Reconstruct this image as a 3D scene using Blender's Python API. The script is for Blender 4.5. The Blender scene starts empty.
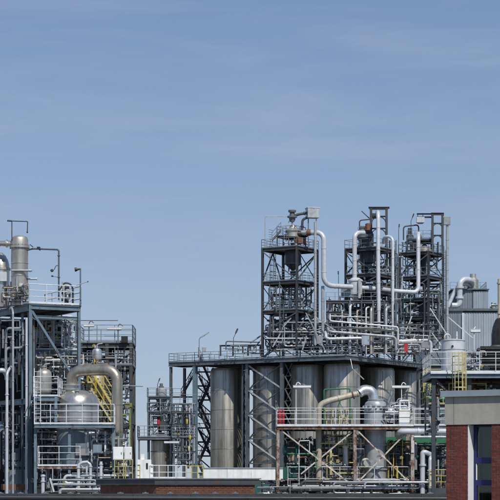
import bpy, math, random
from mathutils import Vector, Matrix

# ------------------------------------------------------------------ camera, sky, sun, exposure
SC = bpy.context.scene
COL = SC.collection
R = math.radians
FPX, HZ, CAMZ = 2000.0, 486.0, 6.0        # focal length in photo pixels, horizon row, eye height
cam = bpy.data.cameras.new('camera'); cam_o = bpy.data.objects.new('camera', cam); COL.objects.link(cam_o)
cam_o.location = (0, 0, CAMZ); cam_o.rotation_euler = (R(90), 0, 0)
cam.sensor_width = 36; cam.lens = 36 * FPX / 500; cam.shift_y = (HZ - 250) / 500
cam.clip_start = 0.5; cam.clip_end = 20000
SC.camera = cam_o
SUN_AZ, SUN_EL = R(157), R(50)            # clockwise from +Y, elevation
W = bpy.data.worlds.new('World'); SC.world = W; W.use_nodes = True
wn = W.node_tree; wn.nodes.clear()
def wnode(t, **k):
    n = wn.nodes.new(t)
    for a, b in k.items(): setattr(n, a, b)
    return n
out = wnode('ShaderNodeOutputWorld'); bg = wnode('ShaderNodeBackground'); bg.inputs[1].default_value = 0.1
sky = wnode('ShaderNodeTexSky', sky_type='NISHITA'); sky.sun_disc = False
sky.sun_elevation = SUN_EL; sky.sun_rotation = SUN_AZ; sky.altitude = 50
sky.air_density = 1.0; sky.dust_density = 0.0; sky.ozone_density = 2.2
tc = wnode('ShaderNodeTexCoord'); mp = wnode('ShaderNodeMapping'); mp.inputs['Scale'].default_value = (6, 6, 40); mp.inputs['Rotation'].default_value = (R(2), R(1.5), R(20))
def wmath(op, a, b):
    n = wnode('ShaderNodeMath', operation=op)
    for i, x in enumerate((a, b)):
        if hasattr(x, 'is_linked'): wn.links.new(x, n.inputs[i])
        else: n.inputs[i].default_value = x
    return n.outputs[0]
# the whole sky is lifted a little above the yellow ground haze and a grey-blue veil thins out with height, the same all round
sx = wnode('ShaderNodeSeparateXYZ'); wn.links.new(tc.outputs['Generated'], sx.inputs[0])
zc = wmath('MAXIMUM', sx.outputs[2], 0.0); cx = wnode('ShaderNodeCombineXYZ')
wn.links.new(sx.outputs[0], cx.inputs[0]); wn.links.new(sx.outputs[1], cx.inputs[1]); wn.links.new(wmath('ADD', zc, 0.13), cx.inputs[2])
nrm = wnode('ShaderNodeVectorMath', operation='NORMALIZE'); wn.links.new(cx.outputs[0], nrm.inputs[0]); wn.links.new(nrm.outputs[0], sky.inputs[0])
veil = wmath('MULTIPLY', wmath('POWER', 2.71828, wmath('MULTIPLY', zc, -7.0)), 0.93)
tint = wnode('ShaderNodeMix', data_type='RGBA', blend_type='MULTIPLY'); tint.inputs['Factor'].default_value = 1.0; tint.inputs['B'].default_value = (0.86, 1.0, 1.13, 1); wn.links.new(sky.outputs[0], tint.inputs['A'])
mv = wnode('ShaderNodeMix', data_type='RGBA'); mv.inputs['B'].default_value = (4.8, 5.35, 5.65, 1); wn.links.new(veil, mv.inputs['Factor']); wn.links.new(tint.outputs['Result'], mv.inputs['A'])
nz = wnode('ShaderNodeTexNoise'); nz.inputs['Scale'].default_value = 1.0; nz.inputs['Detail'].default_value = 7; nz.inputs['Roughness'].default_value = 0.6; nz.inputs['Distortion'].default_value = 0.5
rp = wnode('ShaderNodeValToRGB'); rp.color_ramp.elements[0].position = 0.42; rp.color_ramp.elements[0].color = (0, 0, 0, 1); rp.color_ramp.elements[1].position = 0.8; rp.color_ramp.elements[1].color = (0.36, 0.36, 0.36, 1)
mx = wnode('ShaderNodeMix', data_type='RGBA'); mx.inputs['B'].default_value = (4.6, 5.3, 6.3, 1)
wn.links.new(tc.outputs['Generated'], mp.inputs[0]); wn.links.new(mp.outputs[0], nz.inputs['Vector']); wn.links.new(nz.outputs['Fac'], rp.inputs[0])
wn.links.new(rp.outputs[0], mx.inputs['Factor']); wn.links.new(mv.outputs['Result'], mx.inputs['A']); wn.links.new(mx.outputs['Result'], bg.inputs[0]); wn.links.new(bg.outputs[0], out.inputs[0])
sl = bpy.data.lights.new('sun', 'SUN'); sl.energy = 4.2; sl.angle = R(0.5); sl.color = (1.0, 0.955, 0.88)
so = bpy.data.objects.new('sun', sl); COL.objects.link(so)
SUNV = Vector((math.sin(SUN_AZ) * math.cos(SUN_EL), math.cos(SUN_AZ) * math.cos(SUN_EL), math.sin(SUN_EL)))
so.rotation_euler = SUNV.to_track_quat('Z', 'Y').to_euler(); so.location = SUNV * 80
SC.view_settings.view_transform = 'Standard'; SC.view_settings.look = 'None'; SC.view_settings.exposure = 0.0; SC.view_settings.gamma = 1.0

# ------------------------------------------------------------------ materials
MATS = {}
def mat(name, col, rough=0.5, metal=0.0, var=0.25, scale=2.0, streak=0.0, rust=0.0, rustcol=(0.10, 0.045, 0.022), bump=0.0, objvar=0.12, dirt=(0.05, 0.047, 0.042)):
    m = bpy.data.materials.new(name); m.use_nodes = True; MATS[name] = m
    t = m.node_tree; N = t.nodes; L = t.links; b = N['Principled BSDF']
    b.inputs['Roughness'].default_value = rough; b.inputs['Metallic'].default_value = metal
    g = N.new('ShaderNodeNewGeometry')
    def noise(sc, vec_scale, det=5, rgh=0.6):
        mpn = N.new('ShaderNodeMapping'); mpn.inputs['Scale'].default_value = vec_scale
        L.new(g.outputs['Position'], mpn.inputs[0])
        n = N.new('ShaderNodeTexNoise'); n.inputs['Scale'].default_value = sc; n.inputs['Detail'].default_value = det; n.inputs['Roughness'].default_value = rgh
        L.new(mpn.outputs[0], n.inputs['Vector']); return n.outputs['Fac']
    def mix(fac, a, bb, blend='MIX'):
        x = N.new('ShaderNodeMix'); x.data_type = 'RGBA'; x.blend_type = blend
        for k, v in (('Factor', fac), ('A', a), ('B', bb)):
            if hasattr(v, 'links') or hasattr(v, 'is_linked'): L.new(v, x.inputs[k])
            elif isinstance(v, (int, float)): x.inputs[k].default_value = v
            else: x.inputs[k].default_value = (*v, 1)
        return x.outputs['Result']
    def ramp(f, lo, hi, a=0.0, c=1.0):
        r = N.new('ShaderNodeMapRange'); r.inputs[1].default_value = lo; r.inputs[2].default_value = hi; r.inputs[3].default_value = a; r.inputs[4].default_value = c
        L.new(f, r.inputs[0]); return r.outputs[0]
    n1 = noise(scale, (1, 1, 1))
    c = mix(ramp(n1, 0.3, 0.7), tuple(x * (1 - var) for x in col), tuple(min(1, x * (1 + var)) for x in col))
    if objvar:
        oi = N.new('ShaderNodeObjectInfo'); c = mix(ramp(oi.outputs['Random'], 0, 1, 0.0, objvar * 2), c, tuple(x * 0.55 for x in col))
    if streak:
        s = noise(2.6, (1, 1, 0.035), 6, 0.65)
        c = mix(ramp(s, 0.46, 0.72, 0.0, streak), c, dirt)
        s2 = noise(1.3, (1, 1, 0.02), 4, 0.6)
        c = mix(ramp(s2, 0.5, 0.7, 0.0, streak * 0.6), c, tuple(min(1, x * 1.35) for x in col))
    if rust:
        rr = noise(3.3, (1, 1, 0.6), 7, 0.7)
        rf = ramp(rr, 0.62 - rust * 0.3, 0.70 - rust * 0.25)
        c = mix(rf, c, rustcol)
        mm = N.new('ShaderNodeMath'); mm.operation = 'MULTIPLY'; mm.inputs[1].default_value = -metal
        L.new(rf, mm.inputs[0]); ad = N.new('ShaderNodeMath'); ad.inputs[1].default_value = metal; L.new(mm.outputs[0], ad.inputs[0]); L.new(ad.outputs[0], b.inputs['Metallic'])
    L.new(c, b.inputs['Base Color'])
    rn = noise(scale * 2.2, (1, 1, 0.4)); L.new(ramp(rn, 0.3, 0.7, max(0.02, rough - 0.1), min(1, rough + 0.12)), b.inputs['Roughness'])
    if bump:
        bp = N.new('ShaderNodeBump'); bp.inputs['Strength'].default_value = bump; bp.inputs['Distance'].default_value = 0.03
        L.new(noise(scale * 4, (1, 1, 1)), bp.inputs['Height']); L.new(bp.outputs[0], b.inputs['Normal'])
    return m
mat('steel_blue', (0.135, 0.195, 0.235), 0.45, 0.0, 0.2, 1.6, streak=0.35, rust=0.12)
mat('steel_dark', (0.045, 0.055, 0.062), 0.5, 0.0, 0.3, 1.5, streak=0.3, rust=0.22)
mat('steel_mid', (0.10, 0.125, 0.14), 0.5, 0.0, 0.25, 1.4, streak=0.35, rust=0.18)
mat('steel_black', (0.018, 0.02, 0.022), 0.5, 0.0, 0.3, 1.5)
mat('galv', (0.42, 0.44, 0.45), 0.42, 0.35, 0.2, 2.5, streak=0.3, rust=0.06)
mat('galv_bright', (0.62, 0.64, 0.65), 0.4, 0.2, 0.15, 2.5, streak=0.2)
mat('rail_white', (0.68, 0.71, 0.72), 0.45, 0.0, 0.12, 2.5, streak=0.15, rust=0.05)
mat('rail_grey', (0.20, 0.235, 0.255), 0.5, 0.0, 0.2, 2.5, streak=0.2, rust=0.1)
mat('grate', (0.075, 0.09, 0.10), 0.6, 0.0, 0.3, 3, rust=0.15)
mat('stainless', (0.60, 0.575, 0.53), 0.34, 0.85, 0.16, 1.2, streak=0.35)
mat('stainless_dull', (0.50, 0.475, 0.42), 0.45, 0.7, 0.2, 1.2, streak=0.4)
mat('silo_metal', (0.43, 0.40, 0.335), 0.40, 0.75, 0.18, 0.5, streak=0.9, objvar=0.2, dirt=(0.075, 0.072, 0.065), bump=0.05)
mat('duct_metal', (0.40, 0.37, 0.31), 0.42, 0.75, 0.2, 1.0, streak=0.65, rust=0.14, rustcol=(0.16, 0.10, 0.05), dirt=(0.10, 0.085, 0.06))
mat('clad_silver', (0.66, 0.68, 0.69), 0.33, 0.75, 0.12, 1.5, streak=0.2)
mat('vessel_blue', (0.235, 0.30, 0.345), 0.42, 0.2, 0.2, 1.2, streak=0.5)
mat('pipe_white', (0.56, 0.59, 0.62), 0.4, 0.15, 0.12, 2, streak=0.25)
mat('pipe_grey', (0.30, 0.325, 0.34), 0.45, 0.2, 0.2, 2, streak=0.3, rust=0.1)
mat('pipe_beige', (0.42, 0.385, 0.30), 0.5, 0.1, 0.2, 2, streak=0.45)
mat('paint_white', (0.78, 0.79, 0.77), 0.5, 0.0, 0.1, 1.5, streak=0.2)
mat('yellow', (0.50, 0.38, 0.06), 0.5, 0.0, 0.2, 2.5, streak=0.2, rust=0.08)
mat('yellow_pale', (0.52, 0.46, 0.20), 0.5, 0.0, 0.2, 2.5, streak=0.2)
mat('red', (0.42, 0.025, 0.035), 0.45, 0.0, 0.15, 2.5)
mat('orange_brown', (0.15, 0.068, 0.036), 0.7, 0.0, 0.35, 3)
mat('green', (0.025, 0.16, 0.075), 0.5, 0.0, 0.25, 2)
mat('green_teal', (0.012, 0.085, 0.07), 0.5, 0.0, 0.25, 2)
mat('green_lime', (0.20, 0.24, 0.05), 0.5, 0.0, 0.25, 2, streak=0.3)
mat('rusty', (0.33, 0.30, 0.28), 0.7, 0.0, 0.3, 3, streak=0.3, rust=0.62, rustcol=(0.15, 0.058, 0.025), bump=0.3)
mat('brace_rusty', (0.50, 0.47, 0.42), 0.6, 0.0, 0.25, 3, streak=0.2, rust=0.35, rustcol=(0.22, 0.10, 0.045))
mat('hopper_dark', (0.055, 0.068, 0.078), 0.4, 0.3, 0.25, 1.2, streak=0.3)
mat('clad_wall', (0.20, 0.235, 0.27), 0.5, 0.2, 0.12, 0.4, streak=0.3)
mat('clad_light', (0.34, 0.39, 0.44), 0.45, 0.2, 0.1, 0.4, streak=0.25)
mat('shade_dark', (0.022, 0.025, 0.028), 0.8, 0.0, 0.3, 0.6)  # near-black colour of the sheets that stand in for deep shade
mat('dome_dark', (0.06, 0.055, 0.05), 0.5, 0.4, 0.5, 2.6, streak=0.7, dirt=(0.02, 0.018, 0.016), bump=0.3)
mat('concrete', (0.37, 0.36, 0.31), 0.85, 0.0, 0.14, 1.3, streak=0.35, bump=0.25, dirt=(0.16, 0.165, 0.14))
mat('coping', (0.33, 0.39, 0.43), 0.4, 0.3, 0.1, 1.5, streak=0.12)
mat('mortar', (0.27, 0.185, 0.15), 0.95, 0.0, 0.2, 6, bump=0.3)
mat('brick_red', (0.155, 0.034, 0.023), 0.85, 0.0, 0.35, 7, streak=0.45, bump=0.3, objvar=0.4, dirt=(0.05, 0.025, 0.02))
mat('brick_brown', (0.17, 0.072, 0.045), 0.9, 0.0, 0.35, 5, streak=0.25, bump=0.3, objvar=0.3)
mat('frame_blue', (0.012, 0.017, 0.115), 0.35, 0.0, 0.15, 3)
mat('reveal_white', (0.76, 0.77, 0.75), 0.6, 0.0, 0.06, 2)
mat('roof_dark', (0.035, 0.038, 0.042), 0.65, 0.0, 0.35, 3, bump=0.2)
mat('roof_edge', (0.16, 0.18, 0.19), 0.5, 0.2, 0.25, 3)
mat('asphalt', (0.055, 0.055, 0.057), 0.9, 0.0, 0.3, 0.6, bump=0.2)
mat('gravel', (0.20, 0.19, 0.17), 0.95, 0.0, 0.35, 6, bump=0.4)
mat('lamp_glass', (0.55, 0.57, 0.56), 0.25, 0.0, 0.05, 3)
mat('blind', (0.30, 0.33, 0.31), 0.8, 0.0, 0.2, 5)
def glass():
    m = bpy.data.materials.new('glass'); m.use_nodes = True; MATS['glass'] = m
    t = m.node_tree; N = t.nodes; L = t.links; N.remove(N['Principled BSDF'])
    gl = N.new('ShaderNodeBsdfGlossy'); gl.inputs['Roughness'].default_value = 0.03; gl.inputs['Color'].default_value = (0.9, 0.95, 0.95, 1)
    tr = N.new('ShaderNodeBsdfTransparent'); tr.inputs['Color'].default_value = (0.55, 0.64, 0.62, 1)
    fr = N.new('ShaderNodeFresnel'); fr.inputs['IOR'].default_value = 1.6
    mxs = N.new('ShaderNodeMixShader'); L.new(fr.outputs[0], mxs.inputs[0]); L.new(tr.outputs[0], mxs.inputs[1]); L.new(gl.outputs[0], mxs.inputs[2])
    L.new(mxs.outputs[0], N['Material Output'].inputs[0])
glass()

# ------------------------------------------------------------------ geometry helpers
ORG = {}
def P(u, v, d): return Vector(((u - 250) * d / FPX, d, CAMZ + (HZ - v) * d / FPX))
def Z(v, d): return CAMZ + (HZ - v) * d / FPX
def X(u, d): return (u - 250) * d / FPX
def V(*a): return Vector(a)
def frame_axes(p0, p1, up=None):
    t = (p1 - p0).normalized()
    if up is None: up = Vector((0, 0, 1)) if abs(t.z) < 0.95 else Vector((0, 1, 0))
    s = t.cross(up)
    if s.length < 1e-5: s = t.cross(Vector((1, 0, 0)))
    s.normalize(); n = s.cross(t).normalized()
    return t, s, n
class MB:
    def __init__(self): self.v = []; self.f = []
    def prism(self, p0, p1, sec, up=None, caps=True):
        p0, p1 = Vector(p0), Vector(p1)
        t, s, n = frame_axes(p0, p1, up); k = len(self.v); m = len(sec)
        for p in (p0, p1):
            for a, b in sec: self.v.append(p + s * a + n * b)
        for i in range(m): j = (i + 1) % m; self.f.append((k + i, k + j, k + m + j, k + m + i))
        if caps: self.f.append(tuple(range(k + m - 1, k - 1, -1))); self.f.append(tuple(range(k + m, k + 2 * m)))
        return self
    def bar(self, p0, p1, w, h=None, up=None):
        h = w if h is None else h; w /= 2; h /= 2
        return self.prism(p0, p1, [(-w, -h), (w, -h), (w, h), (-w, h)], up)
    def hbeam(self, p0, p1, w, h=None, up=None):
        h = w if h is None else h; a = w / 2; b = h / 2; t = max(0.012, h * 0.09); c = max(0.008, w * 0.06)
        return self.prism(p0, p1, [(-a, -b), (a, -b), (a, -b + t), (c, -b + t), (c, b - t), (a, b - t), (a, b), (-a, b), (-a, b - t), (-c, b - t), (-c, -b + t), (-a, -b + t)], up)
    def angle(self, p0, p1, w, up=None):
        t = w * 0.14; a = w / 2
        return self.prism(p0, p1, [(-a, -a), (a, -a), (a, -a + t), (-a + t, -a + t), (-a + t, a), (-a, a)], up)
    def rod(self, p0, p1, r, n=6, up=None): return self.prism(p0, p1, [(r * math.cos(2 * math.pi * i / n), r * math.sin(2 * math.pi * i / n)) for i in range(n)], up)
    def box(self, c, sx, sy, sz, ang=0.0):
        c = Vector(c); ca, sa = math.cos(ang), math.sin(ang); k = len(self.v)
        for z in (-sz / 2, sz / 2):
            for x, y in ((-sx / 2, -sy / 2), (sx / 2, -sy / 2), (sx / 2, sy / 2), (-sx / 2, sy / 2)):
                self.v.append(c + Vector((x * ca - y * sa, x * sa + y * ca, z)))
        for f in ((3, 2, 1, 0), (4, 5, 6, 7), (0, 1, 5, 4), (1, 2, 6, 5), (2, 3, 7, 6), (3, 0, 4, 7)): self.f.append(tuple(k + i for i in f))
        return self
    def slab(self, corners, z0, z1):
        k = len(self.v); m = len(corners)
        for z in (z0, z1):
            for c in corners: self.v.append(Vector((c[0], c[1], z)))
        for i in range(m): j = (i + 1) % m; self.f.append((k + i, k + j, k + m + j, k + m + i))
        self.f.append(tuple(range(k + m - 1, k - 1, -1))); self.f.append(tuple(range(k + m, k + 2 * m)))
        return self
    def tube(self, pts, r, n=10, caps=True):
        pts = [Vector(p) for p in pts]; k = len(self.v); m = len(pts)
        t0 = (pts[1] - pts[0]).normalized(); _, s, nn = frame_axes(pts[0], pts[1]); prev = t0
        for i, p in enumerate(pts):
            if 0 < i < m - 1: t = ((pts[i] - pts[i - 1]).normalized() + (pts[i + 1] - pts[i]).normalized()).normalized()
            elif i == 0: t = t0
            else: t = (pts[-1] - pts[-2]).normalized()
            q = prev.rotation_difference(t); s = q @ s; nn = q @ nn; prev = t
            rr = r[i] if isinstance(r, (list, tuple)) else r
            for j in range(n):
                a = 2 * math.pi * j / n; self.v.append(p + s * rr * math.cos(a) + nn * rr * math.sin(a))
        for i in range(m - 1):
            for j in range(n): jj = (j + 1) % n; self.f.append((k + i * n + j, k + i * n + jj, k + (i + 1) * n + jj, k + (i + 1) * n + j))
        if caps: self.f.append(tuple(range(k + n - 1, k - 1, -1))); self.f.append(tuple(range(k + (m - 1) * n, k + m * n)))
        return self
    def lathe(self, c, prof, n=32, axis=None):
        """prof: (radius, height) pairs from bottom to top about c (axis default z)"""
        c = Vector(c); ax = Vector((0, 0, 1)) if axis is None else Vector(axis).normalized()
        _, s, nn = frame_axes(Vector((0, 0, 0)), ax); k = len(self.v); m = len(prof)
        for r, h in prof:
            for j in range(n):
                a = 2 * math.pi * j / n; self.v.append(c + ax * h + (s * math.cos(a) + nn * math.sin(a)) * max(r, 1e-4))
        for i in range(m - 1):
            for j in range(n): jj = (j + 1) % n; self.f.append((k + i * n + j, k + i * n + jj, k + (i + 1) * n + jj, k + (i + 1) * n + j))
        self.f.append(tuple(range(k + n - 1, k - 1, -1))); self.f.append(tuple(range(k + (m - 1) * n, k + m * n)))
        return self
    def build(self, name, material, parent=None, smooth=True, sharp=32):
        xs = [p.x for p in self.v]; ys = [p.y for p in self.v]; zs = [p.z for p in self.v]
        org = Vector(((min(xs) + max(xs)) / 2, (min(ys) + max(ys)) / 2, min(zs)))
        me = bpy.data.meshes.new(name); me.from_pydata([p - org for p in self.v], [], self.f)
        me.materials.append(MATS[material])
        if smooth:
            me.polygons.foreach_set('use_smooth', [True] * len(me.polygons))
            me.set_sharp_from_angle(angle=R(sharp))
        me.update()
        o = bpy.data.objects.new(name, me); COL.objects.link(o); put(o, org, parent); return o
def put(o, org, parent):
    ORG[o.name] = org.copy(); o.location = org
    if parent is not None: o.parent = parent; o.location = org - ORG[parent.name]
LABELS = {}
def tag(o, label, cat, group=None):
    o['label'] = label; o['category'] = cat
    if group: o['group'] = group
    if label in LABELS and not group: print('DUP LABEL', label)
    LABELS[label] = 1
    return o
def struct(o): o['kind'] = 'structure'; return o
def thing(name, base, label, cat, group=None):
    o = bpy.data.objects.new(name, None); COL.objects.link(o); o.empty_display_size = 0.3
    put(o, Vector(base), None); return tag(o, label, cat, group)
def share(src, name, org, parent):
    o = bpy.data.objects.new(name, src.data); COL.objects.link(o); put(o, Vector(org), parent); return o
class Fr:
    """a ground frame: origin xy and two horizontal axes"""
    def __init__(self, x, y, ax, ay): self.o = Vector((x, y, 0)); self.a = Vector((*ax, 0)); self.b = Vector((*ay, 0))
    def __call__(self, a, b, z): p = self.o + self.a * a + self.b * b; p.z = z; return p
def fillet(pts, rad, seg=5):
    pts = [Vector(p) for p in pts]; out = [pts[0]]
    for i in range(1, len(pts) - 1):
        a, b, c = pts[i - 1], pts[i], pts[i + 1]; u = (a - b); w = (c - b); rr = min(rad, u.length * 0.48, w.length * 0.48)
        if rr < 1e-4: out.append(b); continue
        ang = u.angle(w)
        if ang > R(175) or ang < R(8): out.append(b); continue
        p0 = b + u.normalized() * rr; p1 = b + w.normalized() * rr
        cdir = (u.normalized() + w.normalized()).normalized(); cd = rr / math.cos(ang / 2); cen = b + cdir * cd
        v0 = p0 - cen; v1 = p1 - cen
        for k in range(seg + 1): out.append(cen + slerp(v0, v1, k / seg))
    out.append(pts[-1]); return out
def slerp(a, b, t):
    th = a.angle(b)
    if th < 1e-4: return a.lerp(b, t)
    return (a * math.sin((1 - t) * th) + b * math.sin(t * th)) / math.sin(th)
def pipe(root, pts, r, m, bend=None, n=None, flanges=(), name='pipe', fm=None, fr=1.45, fw=None):
    """round pipe through pts with swept elbows; flanges are (segment, fraction) spots"""
    pts = [Vector(p) for p in pts]; bend = r * 3 if bend is None else bend
    n = n or (8 if r < 0.09 else 14 if r < 0.25 else 28)
    o = MB().tube(fillet(pts, bend, 6 if r < 0.25 else 10), r, n).build(name, m, root, True, 50)
    for s, f in flanges:
        a, b = pts[s], pts[s + 1]; c = a.lerp(b, f); t = (b - a).normalized(); w = fw or r * 0.35
        MB().prism(c - t * w, c + t * w, [(fr * r * math.cos(2 * math.pi * i / n), fr * r * math.sin(2 * math.pi * i / n)) for i in range(n)]).build('flange', fm or m, o if (o.parent is None or o.parent.parent is None) else root)
    return o
def railing(root, pts, m, h=1.1, sp=1.2, r=0.022, near=False, mids=(0.5,), toe=0.12, name='railing'):
    pts = [Vector(p) for p in pts]
    for a, b in zip(pts[:-1], pts[1:]):
        L = (b - a).length; n = max(1, round(L / sp)); mb = MB(); up = Vector((0, 0, 1))
        t = (b - a).normalized()
        mb.rod(a + up * h - t * r, b + up * h + t * r, r, 6)
        for f in mids: mb.rod(a + up * h * f, b + up * h * f, r * 0.8, 6)
        if toe: mb.bar(a + up * toe * 0.55, b + up * toe * 0.55, 0.012, toe * .7)
        posts = [a.lerp(b, i / n) for i in range(n + 1)]
        if not near:
            for q in posts: mb.rod(q, q + up * h, r, 6)
        o = mb.build(name, m, root)
        if near:
            src = None
            for q in posts:
                if src is None: src = MB().rod(q, q + up * h * 0.998, r * 1.05, 6).build('post', m, o)
                else: share(src, 'post', q, o)
def deck(root, corners, z, m='grate', th=0.06, edge=None, em=None, name='deck'):
    o = MB().slab(corners, z - th, z).build(name, m, root, False)
    if edge:
        k = len(corners)
        for i in range(k):
            a = Vector((*corners[i][:2], z - edge / 2 - 0.004)); b = Vector((*corners[(i + 1) % k][:2], z - edge / 2 - 0.004))
            MB().hbeam(a, b, edge * 0.5, edge).build('edge_beam', em or m, root, False)
    return o
def beam(root, a, b, w, m, name='beam', kind='h', h=None):
    mb = MB()
    if kind == 'h': mb.hbeam(a, b, w, h or w)
    elif kind == 'l': mb.angle(a, b, w)
    elif kind == 'r': mb.rod(a, b, w / 2, 8)
    else: mb.bar(a, b, w, h)
    return mb.build(name, m, root, kind == 'r')
def ladder(root, base, h, side, out, m, w=0.45, cage=True, r=0.022, name='ladder', c0=2.2):
    base = Vector(base); side = Vector(side).normalized(); out = Vector(out).normalized(); up = Vector((0, 0, 1)); mb = MB()
    for s in (-1, 1): mb.bar(base + side * s * w / 2, base + side * s * w / 2 + up * h, r * 2.2)
    k = 0.3
    while k < h: mb.rod(base - side * w / 2 + up * k, base + side * w / 2 + up * k, r * 0.8, 5); k += 0.3
    o = mb.build(name, m, root)
    if cage:
        mb = MB(); k = c0; ang = [R(x) for x in range(-15, 196, 30)]
        ring = lambda z: [base + side * math.cos(a) * 0.37 + out * (0.12 + 0.58 * max(0, math.sin(a))) + up * z for a in ang]
        while k <= h:
            rg = ring(k)
            for a, b in zip(rg[:-1], rg[1:]): mb.bar(a, b, 0.012, 0.06)
            k += 0.8
        r0, r1 = ring(c0), ring(h)
        for a, b in zip(r0[1:-1], r1[1:-1]): mb.bar(a, b, 0.03)
        mb.build('cage', m, o)
    return o
def stair(root, p0, p1, wvec, m, rm=None, rails=True, name='stair', rr=0.022, th=0.2):
    """flight from foot p0 to head p1, width vector wvec"""
    p0, p1, w = Vector(p0), Vector(p1), Vector(wvec); mb = MB()
    for q in (Vector((0, 0, 0)), w): mb.bar(p0 + q, p1 + q, 0.03, th, None)
    n = max(3, int((p1.z - p0.z) / 0.2)); t = Vector((p1.x - p0.x, p1.y - p0.y, 0)).normalized()
    for i in range(1, n):
        c = p0.lerp(p1, i / n); mb.bar(c + w * 0.03, c + w * 0.97, 0.24, 0.03, Vector((0, 0, 1)))
    o = mb.build(name, m, root, False)
    if rails:
        for q in (Vector((0, 0, 0)), w):
            railing(o if root is not None else None, [p0 + q, p1 + q], rm or m, 1.0, 1.1, rr, toe=0, name='handrail')
    return o
def valve(root, c, r, m, wm='red', axis=(0, -1, 0)):
    c = Vector(c); ax = Vector(axis).normalized(); mb = MB()
    mb.lathe(c - Vector((0, 0, r * 1.6)), [(r * 1.7, 0), (r * 1.7, r * .4), (r, r * .5), (r * 1.25, r * 1.6), (r, r * 2.7), (r * 1.7, r * 2.8), (r * 1.7, r * 3.2)], 10)
    mb.rod(c, c + ax * r * 3, r * 0.4, 6); o = mb.build('valve', m, root, True)
    wl = MB(); t, s, n = frame_axes(c, c + ax); cc = c + ax * r * 3; ring = [cc + (s * math.cos(a) + n * math.sin(a)) * r * 1.7 for a in [k * math.pi / 5 for k in range(11)]]
    wl.tube(ring, r * 0.22, 5, False); wl.rod(ring[0], ring[5], r * .18, 5); wl.rod(ring[2], ring[7], r * .18, 5)
    wl.build('handwheel', wm, o); return o
def tower(root, fr, A, B, zs, m, cw=0.22, decks=(), rails=(), braces=None, rm='rail_grey', bm=None, z0=None, bw=None, rail_r=0.03, mids=(0.5,), skip_cols=()):
    """braced steel tower on frame fr: columns at the outer A x B grid, beams, deck plates, railings and diagonals"""
    bw = bw or cw * 0.9; bm = bm or m
    a0, a1, b0, b1 = A[0], A[-1], B[0], B[-1]
    cols = [(a, b) for a in A for b in B if a in (a0, a1) or b in (b0, b1)]
    for a, b in cols:
        if (a, b) in skip_cols: continue
        MB().hbeam(fr(a, b, zs[0] if z0 is None else z0), fr(a, b, zs[-1]), cw, cw, fr.b).build('column', m, root, False)
    faces = [[(a, b0) for a in A], [(a, b1) for a in A], [(a0, b) for b in B], [(a1, b) for b in B]]
    for li, z in enumerate(zs):
        if li == 0 and z0 is None: continue
        for fc in faces:
            for p, q in zip(fc[:-1], fc[1:]):
                MB().hbeam(fr(*p, z - bw * .6), fr(*q, z - bw * .6), bw * .6, bw * 1.2).build('beam', m, root, False)
    for li in decks:
        z = zs[li] + 0.02; e = 0.12
        cs = [fr(a0 - e, b0 - e, z), fr(a1 + e, b0 - e, z), fr(a1 + e, b1 + e, z), fr(a0 - e, b1 + e, z)]
        deck(root, [(c.x, c.y) for c in cs], z + 0.05)
    for li in rails:
        z = zs[li] + 0.06; e = 0.1
        railing(root, [fr(a0 - e, b0 - e, z), fr(a1 + e, b0 - e, z), fr(a1 + e, b1 + e, z), fr(a0 - e, b1 + e, z), fr(a0 - e, b0 - e, z)], rm, 1.1, 1.3, rail_r, mids=mids)
    if braces:
        for fi, fc in enumerate(faces):
            for pi, (p, q) in enumerate(zip(fc[:-1], fc[1:])):
                for li in range(len(zs) - 1):
                    st = braces[(fi * 3 + pi + li) % len(braces)]
                    zl, zh = zs[li] + .02, zs[li + 1] - bw * 1.2
                    off = (fr.b * (-0.03 if fi == 0 else 0.03 if fi == 1 else 0)) + (fr.a * (-0.03 if fi == 2 else 0.03 if fi == 3 else 0))
                    if st in '/x': MB().angle(fr(*p, zl) + off, fr(*q, zh) + off, cw * .5).build('brace', bm, root, False)
                    if st in '\\x': MB().angle(fr(*p, zh) + off * 2.2, fr(*q, zl) + off * 2.2, cw * .5).build('brace', bm, root, False)
                    if st == 'v':
                        mid = (fr(*p, zh) + fr(*q, zh)) / 2
                        MB().angle(fr(*p, zl) + off, mid + off, cw * .5).build('brace', bm, root, False); MB().angle(fr(*q, zl) + off, mid + off, cw * .5).build('brace', bm, root, False)
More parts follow.
